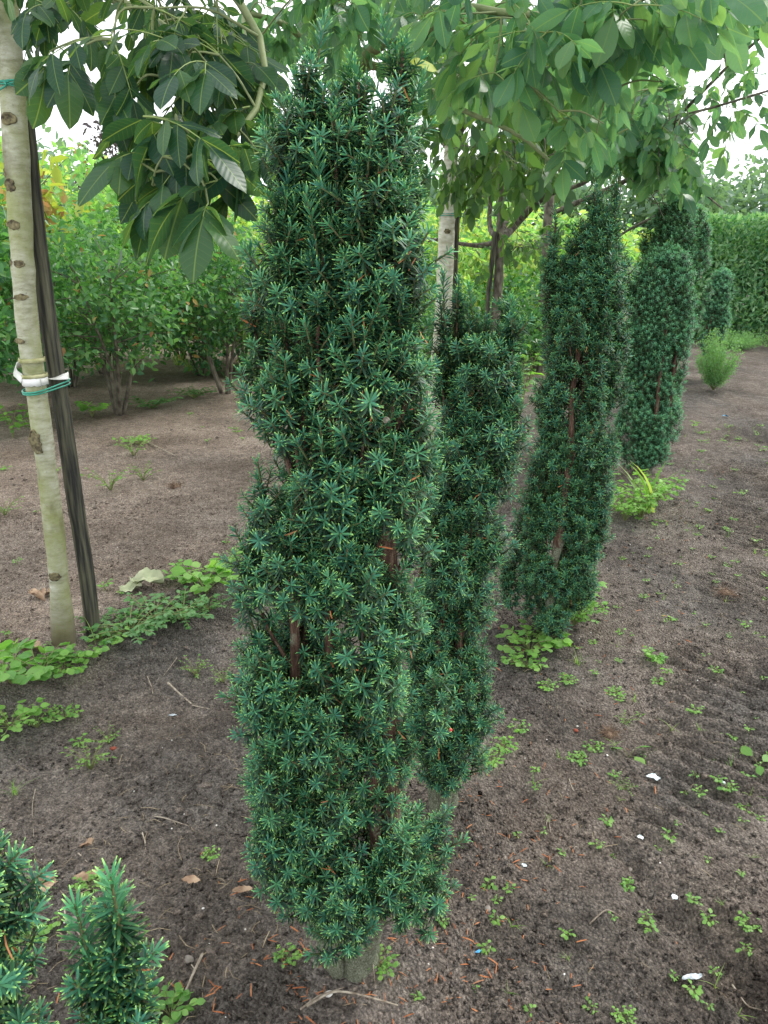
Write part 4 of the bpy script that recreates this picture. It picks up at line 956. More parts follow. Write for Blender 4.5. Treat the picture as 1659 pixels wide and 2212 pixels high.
shrub('shrub', 'pale green tall shrub reaching up at the upper left behind the pale trunk', -4.7, 8.8, 2.75, 1.1, 4, S2, 200, 26, .09, .15, 6, accent=.03)
shrub('shrub', 'light leafy shrub whose top meets the sky left of the stake', -3.6, 10.0, 2.5, 1.0, 5, S2, 180, 26, .08, .12, 6, accent=.05)
shrub('shrub', 'yellowish green shrub in the middle of the far left thicket', -2.9, 11.2, 2.6, 1.0, 6, S2, 170, 26, .08, .1, 6, accent=.05, accent_mat='yellow')
shrub('shrub', 'rounded light shrub behind the one with reddish leaves', -1.9, 10.6, 2.25, .95, 7, S2, 170, 26, .075, .1, 6, accent=.06)
shrub('shrub', 'mottled shrub seen left of and behind the tallest yew', -.9, 10.6, 2.15, .9, 8, S2, 150, 26, .075, .1, 6, accent=.05)
shrub('shrub', 'shady low bush on the soil between the stake and the forked shrub', -3.6, 8.9, 1.7, .9, 9, S1, 150, 28, .06, .1, 5, accent=.02)
shrub('shrub', 'dense bush filling the gap low behind the forked shrub', -2.3, 9.8, 1.5, .9, 10, S1, 140, 28, .06, .08, 5, accent=.03)
shrub('shrub', 'bright green bush behind the straight pale trunk', .35, 10.8, 2.0, .9, 11, S2, 150, 26, .075, .08, 5, accent=.03, accent_mat='yellow')
shrub('shrub', 'sunlit green bush seen between the pale trunk and the dark forked trunk', 1.0, 11.8, 2.1, .95, 12, S2, 150, 26, .08, .08, 5, accent=.04, accent_mat='yellow')
shrub('shrub', 'green bush right of the dark forked trunk', 1.95, 11.6, 2.0, .9, 13, S2, 150, 26, .08, .08, 5, accent=.04, accent_mat='yellow')
shrub('shrub', 'light bush between the slender yew and the rounded yew', 2.75, 12.0, 2.05, .8, 14, S2, 140, 26, .08, .08, 5, accent=.05, accent_mat='yellow')
shrub('shrub', 'low dark bush on the soil behind the low yew', .9, 9.6, 1.0, .7, 15, S1, 100, 26, .06, .05, 5)
shrub('shrub', 'dark understorey bush beneath the forked tree', 1.7, 10.2, 1.2, .7, 16, S1, 100, 26, .06, .05, 5)
for k, (x, y, h) in enumerate([(-6.7, 12.5, 3.3), (-5.0, 14, 2.9), (-3.2, 15, 2.9), (-1.2, 15.5, 2.4), (.6, 15.5, 2.3), (2.4, 15.5, 2.3), (4.2, 16, 2.2)]):
    lab = ['tall hazy bush at the far left skyline', 'tall bush on the left skyline behind the pale shrubs', 'broad bush behind the yellowish green shrub', 'bush on the skyline left of the tallest yew', 'bush on the skyline behind the straight pale trunk',
           'bush on the skyline behind the forked trunk', 'bush on the skyline behind the rounded yew'][k]
    shrub('shrub', lab, x, y, h, 1.3, 20 + k, S2, 170, 24, .11, .05, 5, clump_r=.25, accent=.03, accent_mat='yellow')
# horse chestnut like yellow spray at upper left, orange leaves
shrub('sapling', 'slim sapling with drooping orange and yellow leaves behind the stake', -3.35, 7.9, 2.45, .28, 44, M['yellow'], 16, 12, .12, .6, 2, cat='sapling', accent=.3, clump_r=.14, group=None)
# very dark slender conifer in the distance
shrub('purple_tree', 'distant dark purple leaved tree on the left skyline', -5.6, 17.5, 4.3, .6, 45, leaf_mat('purple_leaves', [(.05, .035, .05), (.07, .06, .07)], trans=.2), 110, 22, .09, .2, 3, cat='tree', group=None, clump_r=.2)

def hedge():
    rs = RS(9); x0, x1, y0, y1, H = 4.9, 12.5, 13.3, 14.9, 1.98
    O = np.array([x0, y0, 0]); t = thing('laurel_hedge', O, 'tall clipped laurel hedge with glossy leaves closing the track at right', 'hedge')
    g = Geo(); st_ = Geo()
    for x in np.arange(x0 + .3, x1, .45):
        for _ in range(3):
            Q = spline([[x, y0 + .7, -.05], [x + rs.uniform(-.2, .2), y0 + rs.uniform(.4, 1.0), 1.0], [x + rs.uniform(-.4, .4), y0 + rs.uniform(.2, 1.2), H - .1]], 6)
            st_.add(*tube(Q, np.linspace(.02, .005, 6), 5, cap=False))
    link('stems', st_.mesh('hedge_stems', M['brownbark'], O), t)
    n = 26000; P = np.stack([rs.uniform(x0, x1, n), y0 + .35*rs.rand(n)**1.5, rs.uniform(.08, H, n)], 1)
    k = n//5; P[:k, 1] = rs.uniform(y0, y1, k); P[:k, 2] = H - .2*rs.rand(k)**1.5
    k2 = n//12; P[k:k + k2, 0] = x0 + .3*rs.rand(k2)**1.5; P[k:k + k2, 1] = rs.uniform(y0, y1, k2)
    P[:, 1] += .14*(vn(P[:, 0]*2.2, P[:, 2]*2.2, 5) - .5); P[:, 2] += .12*(vn(P[:, 0]*3, P[:, 1]*3, 6) - .5)*(P[:, 2] > H - .25)
    D = unit(np.stack([rs.normal(0, .5, n), rs.normal(-.45, .4, n), rs.normal(.55, .4, n)], 1)); Nn = unit(np.array([[0, -.6, .7]]) + rs.normal(0, .45, (n, 3)))
    g.inst(simple_leaf(.42, .15), frames_yz(D, Nn, rs.uniform(.07, .13, n)), P, rs.rand(n))
    o = link('foliage', g.mesh('hedge_foliage', M['hedge'], O), t); o['kind'] = 'stuff'
    # dense inner growth
    n = 6000; P = np.stack([rs.uniform(x0 + .1, x1, n), y0 + .4 + .8*rs.rand(n), rs.uniform(.05, H - .15, n)], 1); g = Geo()
    g.inst(SL, frames_yz(rs.normal(size=(n, 3)), rs.normal(size=(n, 3)), rs.uniform(.15, .25, n)), P, rs.rand(n)); o = link('inner_foliage', g.mesh('hedge_inner', M['shrub1'], O), t); o['kind'] = 'stuff'
hedge()
# far trees on the horizon
def fartree(x, y, H, R, seed, label):
    rs = RS(seed); O = np.array([x, y, 0.]); t = thing('far_tree', O, label, 'tree', 'trees on the horizon')
    g = Geo(); g.add(*tube([[x, y, -.1], [x, y, H*.4], [x, y, H*.8]], [.3, .22, .05], 7)); link('trunk', g.mesh('trunk', M['brownbark'], O), t)
    n = 2600; C = rs.normal(size=(26, 3)); C = C/np.linalg.norm(C, axis=1, keepdims=True)*rs.rand(26, 1)**.4*[R, R, H*.36] + [0, 0, H*.62]
    P = C[rs.randint(26, size=n)] + rs.normal(size=(n, 3))*R*.22; P[:, 2] = np.maximum(P[:, 2], .2)
    g = Geo(); g.inst(SL, frames_yz(rs.normal(size=(n, 3)), unit(rs.normal(size=(n, 3)) + [0, 0, .6]), rs.uniform(.35, .7, n)), P + O, rs.rand(n))
    o = link('crown', g.mesh('crown', M['fartree'], O), t)
for k, (x, y, H, R) in enumerate([(24, 52, 6.2, 4.2), (31, 54, 7.2, 4.6), (17.5, 50, 5.4, 3.6), (11, 50, 5, 4), (4, 52, 5, 4), (-4, 52, 5.5, 4), (-12, 50, 6, 4.5), (-20, 48, 6.5, 4.5)]):
    fartree(x, y, H, R, 200 + k, ['distant grey green tree on the horizon above the hedge', 'largest distant tree at the right edge of the horizon', 'distant low tree just right of the tall dense yew', 'distant tree behind the dense yews', 'distant tree behind the forked tree',
        'distant tree behind the tallest yew', 'distant tree beyond the left thicket', 'distant tree at the far left of the horizon'][k])

# ------------------------------------------------------------------ weeds
def weed_geo(seed, nst=6, spread=.06, h=.05, ls=.022, lps=5, wid=.62, upright=.5, stem_r=.0009):
    rs = RS(seed); g = Geo(); T = leaflet_tpl(seed + 7, 4, wid, 1)
    pos = []; D = []; Nn = []; S = []
    for i in range(nst):
        a = i*2*PI/nst + rs.uniform(-.5, .5); r = spread*rs.uniform(.4, 1.0); hh = h*rs.uniform(.6, 1.1)
        P = spline([[0, 0, -.004], [math.cos(a)*r*.35, math.sin(a)*r*.35, hh*.7], [math.cos(a)*r, math.sin(a)*r, hh]], 6)
        V, A, F = tube(P, np.linspace(stem_r*1.4, stem_r*.7, 6), 4, cap=False); g.add(V, A, setmi(F, 1))
        for k in range(lps):
            f = 1 - .75*k/max(1, lps)*rs.uniform(.7, 1.0); p = P[min(5, int(f*5.999))]
            az = a + rs.uniform(-1.6, 1.6) if k else a
            d = np.array([math.cos(az), math.sin(az), rs.uniform(-.15, .55)*upright]); pos.append(p); D.append(d)
            Nn.append(np.array([0, 0, 1.]) + .35*rs.normal(size=3)); S.append(ls*rs.uniform(.6, 1.15))
    g.inst(T, frames_yz(np.array(D), np.array(Nn), np.array(S)), np.array(pos), rs.rand(len(pos)))
    return g
def grass_geo(seed, n=8, L=.08, w=.003, lean=.6, spread=.01):
    rs = RS(seed); g = Geo()
    for i in range(n):
        a = rs.uniform(0, 2*PI); l = L*rs.uniform(.5, 1.1); k = lean*rs.uniform(.5, 1.4); sg = 6
        t_ = np.linspace(0, 1, sg); P = np.stack([np.cos(a)*k*l*t_**1.6, np.sin(a)*k*l*t_**1.6, l*t_*(1 - .35*k*t_)], 1) + [*rs.normal(0, spread, 2), -.003]
        side = np.array([-math.sin(a), math.cos(a), 0]); ww = w*(1 - t_**2.5)*.5 + .0002
        V = np.stack([P - side*ww[:, None], P + side*ww[:, None]], 1).reshape(-1, 3); A = np.zeros((2*sg, 3)); A[:, 0] = rs.rand(); A[:, 1] = t_.repeat(2)
        g.add(V, A, [(np.array([[2*q, 2*q + 1, 2*q + 3, 2*q + 2] for q in range(sg - 1)]), 0)])
    return g
WM = [M['weed'], M['weedstem']]; DM = [M['weeddark'], M['weedstem']]
def place(name, me, x, y, rz, s, label, cat, group=None, dz=0, kind=None):
    o = link(name, me); o.location = (x, y, gz(x, y) + dz); o.rotation_euler = (0, 0, rz); o.scale = (s, s, s)
    return tag(o, label, cat, group, kind)
# seedlings on the bare soil
seed_me = [weed_geo(300 + i, nst=[3, 4, 5, 3, 4, 6][i], spread=[.016, .02, .028, .013, .024, .034][i], h=[.014, .02, .018, .012, .03, .022][i], ls=[.016, .019, .016, .014, .02, .018][i], lps=[2, 3, 3, 2, 3, 4][i], wid=.66).mesh('seedling', WM) for i in range(6)]
grass_me = [grass_geo(320 + i, [5, 7, 4][i], [.05, .07, .09][i], .0028, .9, .004).mesh('grass_tuft', M['grass']) for i in range(3)]
rs = RS(77); pts = []
tries = 0
while len(pts) < 260 and tries < 20000:
    tries += 1
    s = rs.uniform(.12, 2.3); l = rs.uniform(-.9, 6.5)**1.0; P = ROW_P + s*ROW_N + l*ROW_U
    px, py, f = project(np.array([[P[0], P[1], 0]])); px, py = px[0], py[0]
    if not (850 < px < 1690 and 900 < py < 2230): continue
    dens = .35 + .65*vn(np.array([s*2.4]), np.array([l*2.4]), 13)[0]**2*2
    if s > 1.3: dens *= .45
    if l > 3: dens *= .5
    if rs.rand() > dens: continue
    if any((P[0] - q[0])**2 + (P[1] - q[1])**2 < .0012 for q in pts): continue
    pts.append(P)
for P in pts:
    px, py, f = project(np.array([[P[0], P[1], 0]]))
    if rs.rand() < .78:
        place('seedling', seed_me[rs.randint(6)], P[0], P[1], rs.uniform(0, 6.28), rs.uniform(.35, .8)*(1 + .07*P[1]), 'tiny green seedling scattered on the bare soil right of the yews', 'seedling', 'seedlings on the bare soil right of the yews')
    else:
        place('grass_sprout', grass_me[rs.randint(3)], P[0], P[1], rs.uniform(0, 6.28), rs.uniform(.5, 1.0)*.75, 'thin grass sprout in the bare soil right of the yews', 'grass', 'grass sprouts on the bare soil right of the yews')
for _ in range(90):
    s = rs.uniform(-6, .0); l = rs.uniform(-.5, 7); P = ROW_P + s*ROW_N + l*ROW_U
    px, py, f = project(np.array([[P[0], P[1], 0]])); px, py = px[0], py[0]
    if not (-20 < px < 560 and 860 < py < 2230) or P[1] > 8: continue
    place('seedling', seed_me[rs.randint(6)], P[0], P[1], rs.uniform(0, 6.28), rs.uniform(.5, 1.1)*(1 + .12*P[1]), 'tiny green seedling on the soil left of the tallest yew', 'seedling', 'seedlings on the soil left of the tallest yew')

# larger weeds that can be told apart: (px, py, kind, scale, label)
big = {
 'broad': [weed_geo(340 + i, 9, .09, .07, .042, 6, .7, .5, .0014).mesh('broadleaf_weed', WM) for i in range(3)],
 'tall': [weed_geo(350 + i, 6, .09, .20, .055, 8, .5, .4, .002).mesh('tall_weed', WM) for i in range(2)],
 'mat': [weed_geo(360 + i, 22, .13, .05, .022, 13, .42, .5, .0012).mesh('mat_weed', DM) for i in range(3)],
 'round': [weed_geo(370 + i, 16, .10, .05, .030, 4, .95, .3, .0012).mesh('round_leaf_weed', WM) for i in range(2)],
 'pair': [weed_geo(380, 3, .03, .03, .05, 1, .62, .3, .001).mesh('large_seedling', WM)],
 'thin': [weed_geo(390 + i, 12, .09, .07, .014, 7, .4, .8, .0012).mesh('thin_weed', WM) for i in range(2)],
 'grass': [grass_geo(395 + i, 16, .15, .004, .8, .012).mesh('grass_clump', M['grass']) for i in range(2)],
 'bushy': [weed_geo(385, 30, .16, .17, .034, 9, .5, .5, .0014).mesh('bushy_weed', WM)],
 'blade': [grass_geo(398, 9, .34, .016, .9, .02).mesh('broad_grass', M['grass'])],
}
W = [
 (445, 1275, 'broad', 1.6, 'leafy light green weed clump right of the stake against the tallest yew'),
 (490, 1240, 'broad', 1.3, 'pale broad-leaved weed touching the left side of the tallest yew'),
 (400, 1262, 'broad', 1.1, 'light weed with upright shoots beside the crumpled pale leaf'),
 (395, 1325, 'mat', 1.5, 'low mat of small fleshy leaves below the leafy weed clump'),
 (335, 1345, 'mat', 1.7, 'thick mat of small fleshy leaves in the middle of the weedy strip'),
 (280, 1370, 'mat', 1.6, 'mat of small leaves just right of the stake'),
 (450, 1300, 'mat', .8, 'thin end of the leaf mat nearest to the tallest yew'),
 (235, 1390, 'round', .8, 'round-leaved weed at the foot of the dark stake'),
 (180, 1430, 'broad', .9, 'weed with three large leaves in front of the pale trunk foot'),
 (140, 1450, 'round', .9, 'soft green weed below the pale trunk'),
 (85, 1470, 'broad', 1.5, 'big leaved weed clump at the left edge below the trunk'),
 (25, 1480, 'broad', 1.7, 'bright weed clump in the left corner of the weedy strip'),
 (20, 1550, 'round', 1.1, 'lower round-leaved weed at the left edge'),
 (75, 1540, 'thin', 1.0, 'thin straggling weed at the lower edge of the strip'),
 (135, 1520, 'round', .6, 'small isolated weed hanging down the furrow slope'),
 (215, 1350, 'mat', .7, 'patch of leaves between pale trunk and stake'),
 (420, 1420, 'thin', .9, 'thin flowering weed between the strip and the tallest yew'),
 (480, 1440, 'thin', .8, 'wispy weed touching the yew at the left'),
 (190, 1615, 'thin', 1.1, 'sprawling weed with tiny white buds on the soil at left'),
 (230, 1560, 'thin', .7, 'upper tip of the sprawling weed at left'),
 (30, 950, 'tall', 1.3, 'green weed at the left edge behind the trunk'),
 (75, 945, 'tall', 1.4, 'bright weed clump right behind the pale trunk'),
 (200, 905, 'broad', 2.0, 'weed at the foot of the forked shrub'),
 (330, 880, 'mat', 2.2, 'low weeds between the two brown stemmed shrubs'),
 (420, 860, 'mat', 2.0, 'low weeds left of the shrub with reddish leaves'),
 (290, 985, 'thin', 2.0, 'small weed patch on the bare field'),
 (300, 962, 'round', 1.2, 'low weed patch on the field just below the shrubs'),
 (240, 1060, 'thin', 2.0, 'yellowish weed patch in the middle of the bare field'),
 (310, 1035, 'thin', 1.5, 'thin weeds beside a dark clod on the field'),
 (10, 1110, 'thin', 1.4, 'pale weed at the left edge of the field'),
 (1145, 1410, 'round', 1.35, 'bright round-leaved weed clump between the low yew and the slender yew'),
 (1175, 1400, 'round', 1.0, 'round-leaved weed below the trunk of the slender yew'),
 (1135, 1450, 'round', .8, 'weeds spilling down from the bright clump'),
 (1240, 1360, 'bushy', .75, 'tall weed with dark leaves at the right foot of the slender yew'),
 (1270, 1330, 'tall', .8, 'tall weed with a pale flower spike leaning on the slender yew'),
 (1225, 1330, 'round', .9, 'low weeds under the slender yew'),
 (1385, 1120, 'bushy', 1.3, 'bushy weed clump right behind the slender yew'),
 (1350, 1130, 'bushy', .9, 'feathery weed at the foot of the slender yew'),
 (1420, 1085, 'bushy', 1.0, 'thin weed spreading into the track'),
 (1400, 1110, 'blade', 1.35, 'tall grass with long arching blades behind the slender yew'),
 (1410, 1425, 'broad', .62, 'weed with wide light leaves on the track level with the slender yew'),
 (1360, 1625, 'pair', 1.0, 'seedling with two large pale leaves beside the brown root clump'),
 (1640, 1650, 'pair', 1.0, 'yellow green seedling at the right edge'),
 (1350, 1560, 'thin', .5, 'short weed above the two-leaved seedling'),
 (1250, 1640, 'round', .5, 'small round-leaved weed left of the root clump'),
 (1285, 1610, 'round', .45, 'small weed touching the root clump'),
 (1225, 1480, 'round', .5, 'pair of small weeds just below the bright clump'),
 (1180, 1500, 'round', .5, 'dark small weed on the soil under the bright clump'),
 (1330, 1500, 'round', .5, 'small toothed weed in the middle of the soil at right'),
 (1090, 1620, 'round', .6, 'small round-leaved weeds beside the foot of the low yew'),
 (1060, 1650, 'round', .6, 'clover like weed right of the low yew foot'),
 (1120, 1580, 'round', .5, 'light weed close to the right edge of the low yew'),
 (1250, 1440, 'grass', .5, 'grass tuft in the soil below the slender yew'),
 (1350, 1700, 'thin', .5, 'small weed near the white plastic scrap'),
 (820, 2120, 'round', .42, 'dark round-leaved weed right of the trunk of the tallest yew'),
 (455, 1845, 'round', .25, 'tiny seedling left of the tallest yew'),
 (860, 1880, 'round', .5, 'light green weed growing through the lower right of the tallest yew'),
 (940, 1880, 'thin', .5, 'pale weed on the soil right of the tallest yew'),
 (1360, 1885, 'broad', .28, 'small weed rosette in the lower middle of the track'),
 (1620, 2000, 'round', .4, 'weed on the bare soil at the lower right edge'),
 (1350, 2190, 'round', .35, 'round scalloped weed near the bottom edge'),
 (620, 2090, 'round', .3, 'small weed left of the yew trunk'),
 (300, 2190, 'tall', .42, 'toothed light green weed under the nearest young yew'),
 (370, 2200, 'broad', .6, 'lobed light weed at the bottom edge right of the young yew'),
 (190, 1890, 'round', .4, 'seedlings pushing up through the holed dead leaf'),
 (60, 2010, 'round', .45, 'light weed half hidden behind the near yew tip'),
 (25, 1680, 'grass', .5, 'grass tuft at the left edge on the dark soil'),
 (215, 1385, 'grass', .9, 'fine grass between pale trunk and stake'),
 (1130, 860, 'tall', 2.2, 'tall weeds between the low yew and the slender yew'),
 (1115, 830, 'grass', 2.6, 'long grass behind the low yew'),
 (1145, 820, 'tall', 2.0, 'upright light weed left of the slender yew'),
 (905, 700, 'grass', 2.5, 'grass behind the right side of the tallest yew'),
 (385, 790, 'grass', 3.0, 'bright grass patch between the two stemmed shrubs'),
 (410, 800, 'grass', 3.0, 'second bright grass patch next to the shrub with reddish leaves'),
]
for k, (px, py, kd, s, lab) in enumerate(W):
    if kd == 'round' and px > 840 and s < .7: s *= .72
    P = on_ground(px, py); me = big[kd][k % len(big[kd])]
    place({'broad': 'broadleaf_weed', 'tall': 'tall_weed', 'mat': 'mat_weed', 'round': 'round_leaf_weed', 'pair': 'large_seedling', 'thin': 'thin_weed', 'grass': 'grass_clump', 'bushy': 'bushy_weed', 'blade': 'broad_grass'}[kd], me, P[0], P[1], (k*1.7) % 6.28, s, lab, 'grass' if kd in ('grass', 'blade') else 'weed')
# feathery tall weed by the hedge
def feathery(px, py, h, r, label, seed):
    rs = RS(seed); P = on_ground(px, py); O = np.array([P[0], P[1], gz(*P)]); st_ = Geo(); g = Geo()
    t = thing('feathery_weed', O, label, 'weed')
    n = 70; allp = []
    for i in range(n):
        a = rs.uniform(0, 2*PI); rr = r*rs.rand()**.5; hh = h*rs.uniform(.5, 1.05)*(1 - .3*rr/r)
        Q = spline([[0, 0, 0], [math.cos(a)*rr*.6, math.sin(a)*rr*.6, hh*.5], [math.cos(a)*rr, math.sin(a)*rr, hh]], 8); st_.add(*tube(Q + O, .0016, 3, cap=False)); allp.append(Q[2:])
    A_ = np.concatenate(allp); m = 9000; P_ = A_[rs.randint(len(A_), size=m)] + rs.normal(0, .022, (m, 3))
    g.inst(SL, frames_yz(unit(rs.normal(size=(m, 3)) + [0, 0, .5]), rs.normal(size=(m, 3)), rs.uniform(.012, .024, m)), P_ + O, rs.rand(m))
    link('stems', st_.mesh('stems', M['weedstem'], O), t); o = link('foliage', g.mesh('foliage', leaf_mat('feathery_leaves', [(.12, .25, .10), (.16, .30, .13)], trans=.3), O), t); o['kind'] = 'stuff'
feathery(1540, 848, .72, .26, 'fine feathery pale green weed at the edge of the track beyond the dense yews', 3)
feathery(1590, 755, .3, .5, 'low feathery weed in front of the laurel hedge foot', 4)

# ------------------------------------------------------------------ litter on the ground
# orange dead needles and straw bits: nobody could count them
def litter():
    rs = RS(15); T = needle_tpl(1, .12, 3, .25)
    P = np.concatenate([rand_ground(rs, 500, -.45, .55, -.6, 5.0), np.stack([rs.normal(-.05, .22, 330), rs.normal(1.25, .22, 330)], 1), np.stack([rs.normal(.17, .2, 150), rs.normal(1.75, .2, 150)], 1)])
    n = len(P); z = ground_z(P[:, 0], P[:, 1]) + .004
    D = rs.normal(size=(n, 3))*[1, 1, .18]; Nn = np.array([[0, 0, 1.]]) + .3*rs.normal(size=(n, 3))
    g = Geo(); g.inst(T, frames_yz(D, Nn, rs.uniform(.014, .028, n)), np.concatenate([P, z[:, None]], 1), rs.rand(n))
    tag(link('dead_needle_litter', g.mesh('dead_needle_litter', M['dead'])), 'fallen orange brown yew needles strewn over the soil round the yews', 'fallen needles', kind='stuff')
    P = np.concatenate([rand_ground(rs, 420, -1.4, 1.3, -.9, 4.5), rand_ground(rs, 240, -.9, -.2, -.9, .6), rand_ground(rs, 160, -5, -1.8, 0, 6)]); g = Geo()
    for x, y in P:
        a = rs.uniform(0, PI); L = rs.uniform(.015, .06); z_ = gz(x, y) + .004; b = rs.uniform(-.3, .3)
        g.add(*tube([[x, y, z_], [x + math.cos(a)*L*.5, y + math.sin(a)*L*.5, z_ + rs.uniform(0, .006)], [x + math.cos(a + b)*L, y + math.sin(a + b)*L, z_ + .001]], rs.uniform(.0004, .0011), 4, r=rs.rand()))
    tag(link('straw_litter', g.mesh('straw_litter', M['straw'])), 'thin bits of dry straw and rootlets scattered over the soil', 'straw', kind='stuff')
    g = Geo()
    for x, y in rand_ground(rs, 420, -3, 2.2, -.9, 5.5): sphere(g, (x, y, gz(x, y) + .001), rs.uniform(.0012, .0034), 0, 6, 4, (1, .8, .7))
    tag(link('grit', g.mesh('grit', M['pebble'])), 'tiny pale grains of grit in the soil', 'grit', kind='stuff')
litter()
def stick(px, pts, rad, label, mat='stick', name='twig'):
    """pts: pixel points on the ground with a lift"""
    P = []
    for (x, y, lift) in pts: q = on_ground(x, y); P.append([q[0], q[1], gz(*q) + lift + rad])
    Q = spline(P, 12); g = Geo(); g.add(*tube(Q, np.linspace(rad, rad*.6, 12), 7)); o = link(name, g.mesh(name, M[mat], Q[0])); o.location = tuple(Q[0]); tag(o, label, 'twig')
for pts, rad, lab in [
  ([(360, 1450, .004), (385, 1467, .004), (412, 1486, .004)], .0045, 'thick pale broken stick on the dark soil left of the tallest yew'),
  ([(412, 1486, .003), (430, 1492, .002), (450, 1494, .003)], .002, 'thin pale stem at the end of the thick stick'),
  ([(315, 1430, .003), (328, 1460, .008), (318, 1492, .004)], .002, 'curved thin brown root left of the thick stick'),
  ([(380, 1390, .002), (350, 1430, .004)], .0016, 'slender dark twig near the leaf mat'),
  ([(138, 1955, .004), (142, 1990, .006), (170, 2014, .01), (178, 2030, .004)], .0022, 'curved bare twig left of the near yew tip'),
  ([(440, 2080, .004), (425, 2120, .01), (400, 2165, .006), (385, 2190, .003)], .0035, 'knobbly brown stick at the bottom left of the trunk'),
  ([(415, 2095, .008), (425, 2120, .01)], .0015, 'short side twig on the knobbly stick'),
  ([(345, 2170, .004), (380, 2125, .006)], .0012, 'fine dry stalk under the young yew'),
  ([(330, 1735, .003), (350, 1740, .005), (405, 1768, .003)], .002, 'straight dark twig in the middle of the soil at left'),
  ([(305, 1776, .003), (312, 1800, .004), (312, 1818, .002)], .002, 'short pale twig below the straight dark one'),
  ([(70, 1665, .003), (62, 1700, .003), (66, 1765, .003)], .0018, 'thin dry stalk lying upright at the left edge'),
  ([(165, 1815, .002), (185, 1835, .003)], .0022, 'small pale bark piece above the near yew'),
  ([(0, 2204, .004), (120, 2210, .004)], .0016, 'thin twig at the bottom left corner'),
  ([(665, 2205, .006), (720, 2188, .02), (770, 2194, .015), (860, 2196, .006)], .0028, 'long pale bent twig across the foot of the tallest yew'),
  ([(650, 2210, .006), (690, 2190, .01), (745, 2172, .01)], .0022, 'pale twig leaning on the yew trunk'),
  ([(800, 2090, .03), (806, 2130, .02), (812, 2168, .006)], .0016, 'thin grey twig standing beside the yew trunk'),
  ([(1230, 1680, .004), (1236, 1705, .006), (1250, 1722, .003)], .0018, 'greenish twig on the soil right of the low yew'),
  ([(1180, 1780, .003), (1185, 1760, .01), (1190, 1800, .003)], .0012, 'small curled stalk on the track'),
  ([(1255, 1535, .003), (1265, 1550, .003)], .0012, 'fine stalk below the toothed weed'),
  ([(1425, 1495, .003), (1450, 1510, .003)], .002, 'pale stalk on the right part of the track'),
  ([(1455, 1522, .003), (1500, 1530, .003)], .0014, 'long pale straw across the track'),
  ([(1275, 1985, .003), (1310, 1965, .012), (1345, 1970, .004)], .002, 'arched pale straw on the lower track'),
  ([(1590, 2085, .003), (1625, 2130, .003), (1660, 2160, .003)], .0026, 'pinkish root stalk at the lower right edge'),
  ([(1395, 1800, .003), (1378, 1765, .003)], .0014, 'short straw beside the white scrap'),
  ([(1565, 1275, .003), (1540, 1270, .003)], .004, 'pale chip near the fibrous tuft'),
  ([(140, 1105, .003), (165, 1125, .004)], .003, 'curved brown twig on the bare field'),
  ([(80, 1300, .003), (100, 1270, .02), (98, 1290, .01)], .003, 'dark twig behind the pale trunk'),
  ([(315, 955, .004), (380, 990, .004)], .006, 'pale broken branch lying on the field')]:
    stick(None, pts, rad, lab)

def crumpled(px, py, size, rz, label, mat='deadleaf', seed=1, name='dead_leaf', wid=.55, cat='dead leaf', amp=.14, lift=.012, asp=1.0):
    rs = RS(seed); P = on_ground(px, py); nU, nV = 9, 13; V = []; A = []
    for i in range(nV):
        v = i/(nV - 1); w_ = wid*.5*max(.03, math.sin(PI*min(.99, max(.01, v)))**.7)
        for j in range(nU):
            u = j/(nU - 1)*2 - 1
            z = amp*(vn(np.array([u*2 + seed]), np.array([v*4]), seed)[0] - .3) + .25*w_*u*u + .05*rs.rand()*abs(u)
            V.append([u*w_*(1 + .12*rs.normal()*(abs(u) > .9)), (v - .5)*asp, z]); A.append([.5, v, (u + 1)/2])
    F = [[i*nU + j, i*nU + j + 1, (i + 1)*nU + j + 1, (i + 1)*nU + j] for i in range(nV - 1) for j in range(nU - 1)]
    g = Geo(); g.add(np.array(V)*size, np.array(A), [(np.array(F), 0)])
    x, y = P; place(name, g.mesh(name, M[mat]), x, y, rz, 1, label, cat, dz=lift)
crumpled(320, 1275, .17, 1.4, 'large crumpled grey green dried leaf on the soil right of the stake', 'paleleaf', 4, wid=.7, amp=.35, lift=.02)
crumpled(285, 1285, .10, 1.9, 'smaller folded end of the grey green dried leaf', 'paleleaf', 5, wid=.7, amp=.3, lift=.015)
crumpled(85, 1300, .12, .9, 'curled brown leaf lying left of the pale trunk', 'deadleaf', 6, wid=.6, amp=.35)
crumpled(120, 1290, .08, 2.2, 'small curled brown leaf touching the pale trunk', 'deadleaf', 7, amp=.4)
crumpled(65, 1418, .12, 1.3, 'dry brown leaf on the soil under the pale trunk', 'deadleaf', 8, amp=.3)
crumpled(195, 1872, .085, 1.9, 'pale brown dead leaf with a small hole near the young yew', 'deadleaf', 9, wid=.42, amp=.22, lift=.01)
crumpled(95, 1885, .07, .4, 'dull beige dead leaf half behind the young yew tip', 'deadleaf', 10, wid=.75, amp=.25)
crumpled(185, 1805, .04, 2.4, 'small dark curled leaf above the holed leaf', 'deadleaf', 11, amp=.4)
crumpled(525, 1940, .05, 1.7, 'grey dead leaf at the left edge of the yew base', 'deadleaf', 12, wid=.45)
crumpled(415, 1915, .05, 1.5, 'flat grey brown leaf fragment on the soil', 'deadleaf', 13, wid=.5, amp=.1)
crumpled(80, 2225, .04, .2, 'reddish leaf scrap in the bottom left', 'deadleaf', 14)
crumpled(1412, 1677, .042, 1.2, 'white torn plastic scrap on the track', 'plastic', 21, 'plastic_scrap', .5, 'plastic scrap', .3)
crumpled(1383, 1817, .018, .3, 'small white fragment on the lower track', 'plastic', 22, 'plastic_scrap', .9, 'plastic scrap', .3)
crumpled(1460, 1925, .018, 2.3, 'small angular white chip at the lower right', 'plastic', 23, 'plastic_scrap', .9, 'plastic scrap', .2)
